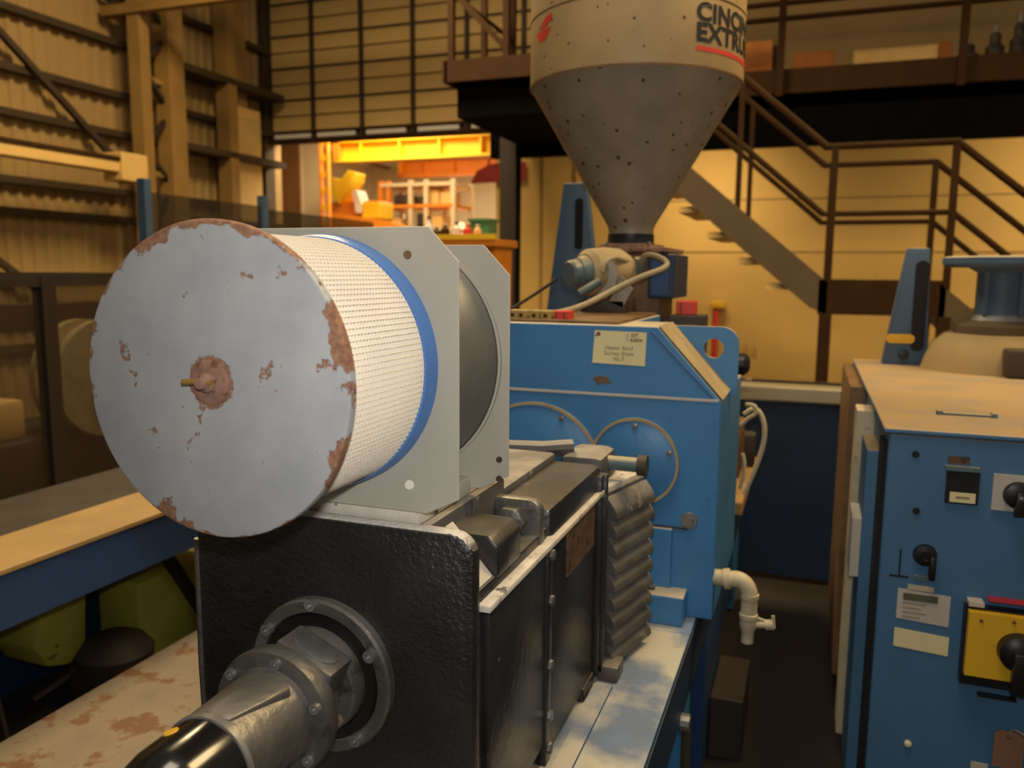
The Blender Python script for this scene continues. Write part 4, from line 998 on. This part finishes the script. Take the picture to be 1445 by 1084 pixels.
# ----- gearbox
GY0, GY1 = 2.0, 2.58; GX0, GX1 = -1.02, -.195; GZ = 1.372
gb = thing('gearbox', (XM, 2.3, BZ), 'large blue gearbox with round covers and a paper label', 'gearbox')
LY = 2.20
gbm = MB().prism([(x, GY0, z) for x, z in [(GX0, BZ), (GX1, BZ), (GX1, 1.195), (-.355, GZ), (GX0, GZ)]], (0, LY+.01-GY0, 0), .004)
gbm.box(GX0, GX1, LY, GY1, BZ, 1.195, .004).box(GX0, -.45, LY, GY1, 1.18, GZ, .004)
gbm.build('gearbox_body', 'blue', gb, smooth=False)
MB().box(GX0, GX1-.008, GY0-.003, GY0+.002, 1.193, 1.200, .0012).build('weld_ridge', 'white_paper', gb, smooth=False)
MB().bar((-.372, GY0-.001, GZ-.012), (GX1-.022, GY0-.001, 1.205), .005, .004, up=(0, 1, 0)).build('weld_ridge', 'blue_dusty', gb, smooth=False)
MB().box(GX0, -.262, GY0-.005, GY0+.002, .868, .872).build('seam', 'drum_dark', gb, smooth=False)
def cover(cx, cz, R, bolts, y=GY0):
    c = MB().lathe((cx, y, cz), (0, -1, 0), [(0, R), (.010, R), (.012, R-.003), (.012, 0)], 72).build('round_cover', 'blue', gb)
    MB().lathe((cx, y-.012, cz), (0, -1, 0), [(-.002, R-.007), (.003, R-.006), (.003, R), (-.002, R+.001)], 72, cap=False).build('cover_rim', 'fawn', c)
    for a in bolts:
        hexbolt(q := MB(), (cx+(R-.018)*math.cos(a), y-.012, cz+(R-.018)*math.sin(a)), (0, -1, 0), .008, .006); q.build('cover_bolt', 'steel_bolt', c)
cover(-.668, .982, .184, (1.1, .3, 2.2, 3.3, 4.3, 5.5))
cover(-.402, 1.03, .112, (.35, 1.57, 2.8, 4.0, 5.2))
X, Z = aty(972, 735, GY0).x, aty(972, 735, GY0).z
MB().lathe((X, GY0, Z), (0, -1, 0), [(0, .022), (.004, .02), (.004, .012), (.012, .011), (.012, 0)], 20).build('oil_plug', 'steel_bolt', gb)
# foot block and side step
MB().box(-.40, -.258, 1.93, 2.0, BZ, BZ+.075, .004).build('foot_block', 'blue', gb, smooth=False)
MB().box(-.40, -.30, 1.985, 2.0, BZ+.075, .868, .003).build('foot_rib', 'blue', gb, smooth=False)
hexbolt(q := MB(), (-.345, 1.965, BZ+.075), (0, 0, 1), .012, .010); q.build('foot_bolt', 'steel_dusty', gb)
# lifting lug with a hole
c = aty(1007, 492, LY); xr = aty(1041, 520, LY).x; zt = aty(1000, 461, LY).z
outer = [Vector((xr, LY, 1.19))]+[Vector((xr-.045+.045*math.cos(t), LY, zt-.045+.045*math.sin(t))) for t in [PI/2*i/6 for i in range(7)]]
n_out = 40
def lug_outline():
    pts = [Vector((-.37, LY, zt)), Vector((-.37, LY, 1.36)), Vector((-.21, LY, 1.185)), Vector((xr, LY, 1.185))]+outer[1:]
    return pts
o_ = lug_outline()
# outline resampled around the hole so the ring between is clean
rh = .026; ang = [2*PI*i/n_out for i in range(n_out)]
def hit(a):
    d = Vector((math.cos(a), 0, math.sin(a))); best = None
    for p, q in zip(o_, o_[1:]+o_[:1]):
        e = q-p; den = d.x*e.z-d.z*e.x
        if abs(den) < 1e-9: continue
        w = p-c; t = (w.x*e.z-w.z*e.x)/den; s = (w.x*d.z-w.z*d.x)/den
        if t > 0 and -1e-6 <= s <= 1+1e-6 and (best is None or t < best): best = t
    return Vector((c.x, LY, c.z))+d*best
V = []; Fc = []
for yy in (0, .022):
    V += [hit(a)+Vector((0, yy, 0)) for a in ang]+[Vector((c.x+rh*math.cos(a), LY+yy, c.z+rh*math.sin(a))) for a in ang]
for i in range(n_out):
    j = (i+1) % n_out; A = 0; B = n_out; C_ = 2*n_out; D = 3*n_out
    Fc += [(A+i, A+j, B+j, B+i), (C_+i, C_+j, D+j, D+i), (A+i, A+j, C_+j, C_+i), (B+i, B+j, D+j, D+i)]
MB().raw(V, Fc).build('lifting_lug', 'blue', gb, smooth=False)
MB().prism([(-.352, GY0+.004, GZ+.0008), (GX1+.002, GY0+.004, 1.1985), (GX1+.002, LY, 1.1985), (-.352, LY, GZ+.0008)], (.0012, 0, .0012)).build('chamfer_dust', 'fawn', gb, smooth=False)
# paper label with print
lx0, lx1 = aty(838, 467, GY0).x, aty(911, 490, GY0).x; lz1, lz0 = aty(870, 467, GY0).z, aty(870, 515, GY0).z
la = MB().prism([(lx0-.002, GY0-.0005, lz0+.003), (lx1, GY0-.0005, lz0), (lx1+.002, GY0-.0005, lz1-.002), (lx0+.003, GY0-.0005, lz1)], (0, -.0012, 0)).build('paper_label', 'paper', gb, smooth=False)
yl = GY0-.0022; cxl = (lx0+lx1)/2; hL = lz1-lz0
for k, (s, w) in enumerate((('Heater Band', .070), ('Survey Sheet', .076), ('No 9', .026))):
    text_plane('label_text', s, .0145, (cxl, yl, lz0+hL*(.45-.165*k)), la, 'print', bold=.0002, width=w, center=True)
text_plane('label_text', 'EXT', .012, (lx1-.036, yl, lz1-.014), la, 'maroon', bold=.0004, width=.018)
text_plane('label_text', 'RUSION', .011, (lx1-.038, yl, lz1-.0255), la, 'maroon', bold=.0004, width=.030)
for k in range(2): MB().box(lx1-.050+k*.005, lx1-.047+k*.005, yl, yl+.0005, lz1-.025, lz1-.005).build('label_stripe', 'white_paper', la, smooth=False)
MB().box(lx0+.008, lx0+.017, yl, yl+.0005, lz1-.013, lz1-.004).box(lx0+.005, lx0+.008, yl, yl+.0005, lz1-.016, lz1-.010).build('label_mark', 'maroon', la, smooth=False)
# scraped bare patch below the label
p = aty(848, 536, GY0); q = MB(); pts = []
for i in range(18):
    a = 2*PI*i/18; r = .016*(.6+.6*random.random()); pts.append((p.x+r*1.7*math.cos(a), GY0-.0003, p.z+r*.8*math.sin(a)))
q.prism(pts, (0, -.0008, 0)); q.build('scrape_patch', 'brown_cast', gb, smooth=False)
# gearbox top cover strip
MB().box(GX0+.02, -.46, GY0+.03, GY1-.02, GZ, GZ+.008, .002).build('top_cover', 'brown_cast', gb, smooth=False)

# terminal blocks in a row on the gearbox
for k, x in enumerate((718, 730, 748, 764)):
    a = aty(x, 440, 2.06)
    t = thing('terminal_block', (a.x+.014, 2.075, GZ), ('ochre terminal block nearest the grey plates on the gearbox', 'third ochre terminal block from the red one', 'second ochre terminal block from the red one', 'ochre terminal block touching the red one')[k], 'terminal block', 'ochre terminal blocks on the gearbox')
    MB().box(a.x, a.x+.028, 2.05, 2.10, GZ, GZ+.030, .003).build('block_body', 'terminal', t, smooth=False)
    MB().lathe((a.x+.014, 2.05, GZ+.016), (0, -1, 0), [(-.001, .008), (.0015, .008), (.0015, .005), (0, .004), (0, 0)], 14).build('screw_ring', 'brass', t)
def red_block(x0, x1, Y, lab):
    a = aty(x0, 440, Y); b = aty(x1, 440, Y)
    t = thing('red_terminal', ((a.x+b.x)/2, Y+.025, GZ), lab, 'terminal block')
    MB().box(a.x, b.x, Y, Y+.05, GZ, GZ+.030, .003).build('block_body', 'redblock', t, smooth=False)
    MB().box(a.x+.004, a.x+.008, Y-.001, Y+.01, GZ+.004, GZ+.026).box(b.x-.016, b.x-.012, Y-.001, Y+.01, GZ+.004, GZ+.026).build('block_groove', 'maroon', t, smooth=False)
red_block(782, 803, 2.06, 'red terminal block at the end of the ochre row')
t = thing('red_connector', (aty(970, 445, 2.62).x, 2.64, GZ), 'red connector block behind the gearbox chamfer beside the hopper', 'connector')
a = aty(955, 440, 2.62); b = aty(982, 440, 2.62)
MB().box(a.x, b.x, 2.60, 2.66, GZ, GZ+.045, .004).build('connector_body', 'redblock', t, smooth=False)
MB().box(a.x-.02, b.x+.03, 2.585, 2.70, BZ, GZ, .004).build('connector_stand', 'drum_dark', t, smooth=False)
MB().box(a.x+.012, a.x+.018, 2.599, 2.61, GZ+.005, GZ+.04).build('connector_slit', 'maroon', t, smooth=False)
# black cap seen past the lug
c = aty(1047, 516, 2.7); t = thing('sensor_head', (c.x, 2.78, BZ), 'black capped sensor head just past the lifting lug', 'sensor')
MB().lathe((c.x-.01, 2.74, c.z), (1, 0, 0), [(-.04, .036), (.015, .036), (.026, .028), (.032, .016), (.032, 0)], 24).build('cap_body', 'black_plain', t)
MB().cyl((c.x-.03, 2.74, BZ), (c.x-.03, 2.74, c.z), .014, seg=12).build('stem', 'drum_dark', t)
MB().cyl((c.x-.03, 2.74, c.z-.05), (c.x+.03, 2.74, c.z-.05), .005, seg=8).build('bracket', 'fawn', t)

# ----- feed throat, feeder gear motor, hopper
HY_ = 2.78; hc = aty(890, 340, HY_); HX = hc.x
zn0, zn1 = aty(889, 345, HY_).z, aty(889, 331, HY_).z
ft = thing('feed_throat', (HX, HY_, BZ), 'oily brown and blue feed throat housing under the hopper neck', 'housing')
a = aty(852, 435, HY_-.14); b = aty(951, 435, HY_-.14)
MB().box(a.x, b.x-.05, HY_-.12, HY_+.14, GZ-.02, zn0-.03, .006).build('throat_casting', 'brown_cast', ft, smooth=False)
MB().box(b.x-.085, b.x, HY_-.15, HY_+.14, GZ+.05, zn0-.035, .006).build('side_box', 'blue_dark', ft, smooth=False)
MB().box(b.x-.075, b.x-.018, HY_-.154, HY_-.15, GZ+.06, zn0-.06, .001).build('side_box_cover', 'bench_blue', ft, smooth=False)
MB().box(a.x-.02, b.x-.02, HY_-.16, HY_+.16, zn0-.03, zn0-.015, .003).build('top_flange', 'rusty', ft, smooth=False)
MB().box(a.x+.02, b.x-.04, HY_-.1, HY_+.1, BZ, GZ-.015, .004).build('pedestal', 'drum_dark', ft, smooth=False)
MB().lathe((HX, HY_, zn0-.016), (0, 0, 1), [(0, .115), (.012, .112), (.016, .09)], 36).build('neck_flange', 'rusty', ft)

hp = thing('feed_hopper', (HX, HY_, zn0), 'cream and grey conical feed hopper with black and red lettering', 'hopper')
RN = .0755; RH = .345
lc = aty(893, 106, HY_); zc1 = lc.z-.048
MB().lathe((HX, HY_, zn0), (0, 0, 1), [(0, RN+.006), (.006, RN+.003), (zn1-zn0, RN+.003)], 40, cap=False).build('clamp_band', 'black_plain', hp)
for a in (-2.2, -.75):
    MB().lathe((HX+math.cos(a)*(RN+.03), HY_+math.sin(a)*(RN+.03), zn0-.002), (0, 0, 1), [(0, .007), (.008, .006), (.010, 0)], 10).build('neck_bolt', 'steel_bolt', hp)
MB().lathe((HX, HY_, zn1), (0, 0, 1), [(-.004, RN), (.016, RN), (.03, RN+.005), (zc1-zn1-.004, RH-.004), (zc1-zn1, RH)], 96, cap=False).build('hopper_cone', 'cone', hp)
MB().lathe((HX, HY_, zc1), (0, 0, 1), [(-.004, RH+.0005), (0, RH+.002), (.195, RH+.002), (.196, RH-.002), (.200, RH-.002), (.201, RH+.004), (.215, RH+.004), (.216, RH+.002), (.62, RH+.002)], 96, cap=False).build('hopper_drum', 'hopper', hp)
MB().lathe((HX, HY_, zc1+.62), (0, 0, 1), [(0, RH+.012), (.02, RH+.012), (.06, RH*.6), (.07, 0)], 64).build('hopper_lid', 'hopper', hp)
MB().lathe((HX, HY_, zc1), (0, 0, 1), [(-.003, RH+.001), (-.003, RH+.004), (.003, RH+.004), (.003, RH+.001)], 96, cap=False).build('rim_seam', 'brown_cast', hp)
RT = RH+.0035
# a pixel on the visible side of the drum -> angle and height
def on_drum(x, y):
    d = ray(x, y); ox, oy = EYE.x-HX, EYE.y-HY_
    A = d.x*d.x+d.y*d.y; B = 2*(ox*d.x+oy*d.y); C_ = ox*ox+oy*oy-RT*RT; D = B*B-4*A*C_
    t = (-B-math.sqrt(max(D, 0)))/(2*A); p = EYE+d*t
    return math.atan2(p.y-HY_, p.x-HX), p.z
def drum_text(name, s, px0, cap_h, material, bold, letter_w):
    a0, z0_ = on_drum(*px0)
    vs, fs = text_mesh(s, 1.0, bold)
    x0 = min(v.x for v in vs); x1 = max(v.x for v in vs); hh = max(v.y for v in vs)
    kx = letter_w*len(s)/(x1-x0); ky = cap_h/hh
    t_ = bmesh.new(); V = []
    for v in vs:
        a = a0+(v.x-x0)*kx/RT
        V.append(t_.verts.new((HX+RT*math.cos(a), HY_+RT*math.sin(a), z0_+v.y*ky)))
    for f in fs:
        try: t_.faces.new([V[i] for i in f])
        except ValueError: pass
    bmesh.ops.recalc_face_normals(t_, faces=t_.faces)
    q = MB(); q._merge(t_); return q.build(name, material, hp, smooth=False)
drum_text('lettering', 'CINCINNATI', (983, 27), .052, 'ink', .042, .0475)
drum_text('lettering', 'EXTRUSION', (983, 56), .052, 'ink', .042, .051)
def drum_patch(name, a0, a1, z0_, z1_, material, n=24, zoff0=None):
    V, Fc = [], []
    for i in range(n+1):
        a = a0+(a1-a0)*i/n
        V += [(HX+RT*math.cos(a), HY_+RT*math.sin(a), z0_), (HX+RT*math.cos(a), HY_+RT*math.sin(a), z1_)]
    for i in range(n): Fc.append((2*i, 2*i+2, 2*i+3, 2*i+1))
    return MB().raw(V, Fc).build(name, material, hp)
a0, zz = on_drum(983, 63)
drum_patch('red_underline', a0, a0+1.2, zz-.014, zz-.001, 'red')
# red emblem of two leaf shapes at the other side
ae, ze = on_drum(766, 42)
def drum_poly(name, pts, material):
    us = [u for u, w in pts]; u0, u1 = min(us), max(us); n = 14; V, Fc = [], []
    for i in range(n+1):
        u = u0+(u1-u0)*(.001+.998*i/n); ws = []
        for (ua, wa), (ub, wb) in zip(pts, pts[1:]+pts[:1]):
            if (ua-u)*(ub-u) <= 0 and abs(ub-ua) > 1e-9: ws.append(wa+(wb-wa)*(u-ua)/(ub-ua))
        a = ae+1.7*u/RT
        for w in (min(ws), max(ws)): V.append((HX+RT*math.cos(a), HY_+RT*math.sin(a), ze+w))
    for i in range(n): Fc.append((2*i, 2*i+2, 2*i+3, 2*i+1))
    return MB().raw(V, Fc).build(name, material, hp, smooth=False)
drum_poly('emblem', [(-.018, .006), (.012, .034), (.030, .040), (.030, .024), (.012, .006)], 'red')
drum_poly('emblem', [(-.026, -.002), (.028, .000), (.014, -.030), (-.006, -.036), (-.022, -.022)], 'red')

# feeder gear motor
fc = aty(802, 386, 2.42); ax = Vector((.62, .76, .05)).normalized()
fm_ = thing('feeder_motor', (fc.x+.08, 2.52, GZ), 'grey green dusty gear motor with a domed cap beside the feed throat', 'gear motor')
def fl_(prof, name, m_, parent=fm_, c=fc, axv=ax, seg=40): return MB().lathe(c, axv, prof, seg).build(name, m_, parent)
fl_([(0, 0), (.0, .034), (.006, .040), (.028, .042), (.03, .046), (.036, .046)], 'end_cap', 'teal')
fl_([(.034, .047), (.05, .050), (.056, .053), (.07, .053), (.07, 0)], 'cap_ring', 'teal')
fl_([(.06, .058), (.075, .072), (.13, .076), (.19, .070), (.225, .05), (.225, 0)], 'motor_body', 'fawn')
e1 = ax.cross(Vector((0, 0, 1))).normalized()
MB().box(fc.x+.03, fc.x+.17, 2.46, 2.62, GZ+.005, GZ+.05, .006).build('motor_foot', 'drum_dark', fm_)
v = aty(842, 398, 2.44)
MB().tube([aty(818, 414, 2.40), aty(833, 405, 2.41), aty(846, 397, 2.43)], .013, 12).build('cable_gland', 'teal', fm_)
# curved grey guard strap and triangular gusset
P3 = [aty(x, y, 2.42) for x, y in ((862, 371), (866, 385), (862, 402), (850, 416), (838, 424))]
V, Fc = [], []
for p in P3: V += [p+Vector((-.012, 0, .004)), p+Vector((.012, .004, -.004)), p+Vector((-.012, .006, .004)), p+Vector((.012, .010, -.004))]
for i in range(len(P3)-1):
    b0 = 4*i; Fc += [(b0, b0+1, b0+5, b0+4), (b0+2, b0+3, b0+7, b0+6), (b0, b0+2, b0+6, b0+4), (b0+1, b0+3, b0+7, b0+5)]
Fc += [(0, 1, 3, 2), (len(V)-4, len(V)-3, len(V)-1, len(V)-2)]
MB().raw(V, Fc).build('strap', 'cone', fm_)
MB().prism([aty(876, 388, 2.46), aty(893, 408, 2.46), aty(878, 434, 2.46), aty(860, 426, 2.46)], (0, .01, 0)).build('gusset_plate', 'cone', fm_, smooth=False)
# flexible cable from gearbox edge up round to the throat
cp_ = [aty(742, 445, 2.14), aty(790, 442, 2.2), aty(830, 429, 2.3), aty(870, 407, 2.36), aty(908, 389, 2.4), aty(938, 379, 2.45), aty(943, 370, 2.5), aty(925, 360, 2.53), aty(909, 359, 2.55), aty(901, 374, 2.58)]
fcbl = thing('feeder_cable', (cp_[0].x, cp_[0].y, GZ), 'thick dusty grey cable sweeping from the gearbox top to the feed throat', 'cable')
MB().tube(cp_, .0085, 10, 2).build('cable_run', 'cable', fcbl)
MB().tube([cp_[-1]+Vector((.004, -.003, .02)), cp_[-1]+Vector((-.006, .01, -.02))], .017, 12).build('cable_end', 'teal', fcbl)
cp2 = [aty(850, 384, 2.42), aty(855, 370, 2.43), aty(866, 363, 2.45), aty(880, 367, 2.5), aty(898, 374, 2.58)]
lpb = thing('looped_lead', (cp2[0].x, cp2[0].y, cp2[0].z), 'short dusty lead looping over the gear motor', 'cable')
MB().tube(cp2, .0075, 10, 2).build('lead_run', 'cable', lpb)
tag(MB().tube([aty(786, 394, 2.40), aty(760, 412, 2.25), aty(722, 436, 2.14)], .005, 8, 1).build('black_lead', 'black_plain'), 'thin black lead running from the gear motor behind the grey plates', 'cable')

# ----- barrel end behind the gearbox
br = thing('barrel_unit', (-.5, 3.2, BZ), 'rust brown barrel with heater bands on the bed behind the gearbox', 'barrel')
MB().lathe((-.60, HY_+.16, 1.02), (0, 1, 0), [(0, .13), (.96, .13)], 32).build('barrel_tube', 'brown_cast', br)
for k in range(5): MB().lathe((-.60, 3.0+k*.17, 1.02), (0, 1, 0), [(0, .15), (.12, .15)], 32).build('heater_band', 'rusty', br)
MB().box(-.42, -.20, 2.95, 3.75, BZ, BZ+.05, .006).build('tray', 'wood', br, smooth=False)
for k, (x0, x1, y0, y1, z) in enumerate(((-.46, -.24, 3.3, 3.5, .22), (-.42, -.2, 3.52, 3.62, .14), (-.40, -.26, 3.1, 3.22, .10))):
    MB().box(x0, x1, y0, y1, BZ+.05, BZ+.05+z, .01).build('bracket_block', 'brown_cast' if k != 1 else 'drum_dark', br)
MB().box(-.68, -.5, 3.6, 3.7, BZ, .9, .004).build('barrel_support', 'drum_dark', br)
Y = 2.85
cc = [aty(x, y, Y) for x, y in ((1050, 585), (1062, 576), (1072, 580), (1079, 598), (1079, 622), (1070, 652), (1058, 680), (1050, 698))]
tag(MB().tube(cc, .008, 8, 2).build('heater_cable', 'cable_white'), 'pale cable arching down past the gearbox side', 'cable')
cc = [aty(x, y, 2.8) for x, y in ((1046, 600), (1056, 590), (1068, 584), (1066, 572), (1052, 571))]
tag(MB().tube(cc, .007, 8, 2).build('looped_cable', 'cable_white'), 'short pale cable bent back above the arching cable', 'cable')
cc = [aty(x, y, 2.7) for x, y in ((1048, 640), (1051, 655), (1049, 672), (1044, 690))]
tag(MB().tube(cc, .006, 8, 2).build('thin_cable', 'cable_white'), 'thin pale cable hanging against the gearbox side', 'cable')

# ----- PVC drain elbow and tap on the bed side
Y = 2.02
def Q(x, y, Y=Y): return aty(x, y, Y)
pv = thing('drain_fitting', Q(1056, 900), 'dusty white plastic elbow with a small tap on the bed side', 'pipe fitting')
MB().tube([Vector((XR-.03, Y, Q(1030, 817).z)), Q(1030, 817), Q(1040, 817)], .020, 16).build('inlet_pipe', 'pvc', pv)
MB().cyl(Q(1022, 817), Q(1031, 817), .026, seg=18).build('lock_nut', 'pvc', pv)
MB().tube([Q(1036, 817), Q(1044, 818), Q(1052, 824), Q(1057, 834), Q(1058, 846)], .0205, 18, 2).build('elbow', 'pvc', pv)
pt = Q(1058, 838); pb = Q(1054, 908); dn = (pb-pt)
MB().lathe(pt, dn, [(0, .0225), (.010, .0225), (.012, .020), (.050, .020), (.052, .0225), (.062, .0225), (.064, .0205), (.085, .021), (.095, .016), (dn.length-.004, .015), (dn.length, .009)], 24).build('drop_pipe', 'pvc', pv)
MB().cyl(Q(1064, 881), Q(1082, 882), .009, seg=14).build('tap_spout', 'pvc', pv)
MB().cyl(Q(1080, 882), Q(1091, 882), .013, seg=14).build('tap_body', 'pvc', pv)
MB().bar(Q(1068, 872), Q(1080, 877), .007, .005).build('tap_lever', 'pvc', pv, smooth=False)
MB().bar(Q(1091, 869), Q(1092, 887), .005, .008).build('tap_handle', 'pvc', pv, smooth=False)
bpy.context.view_layer.update()
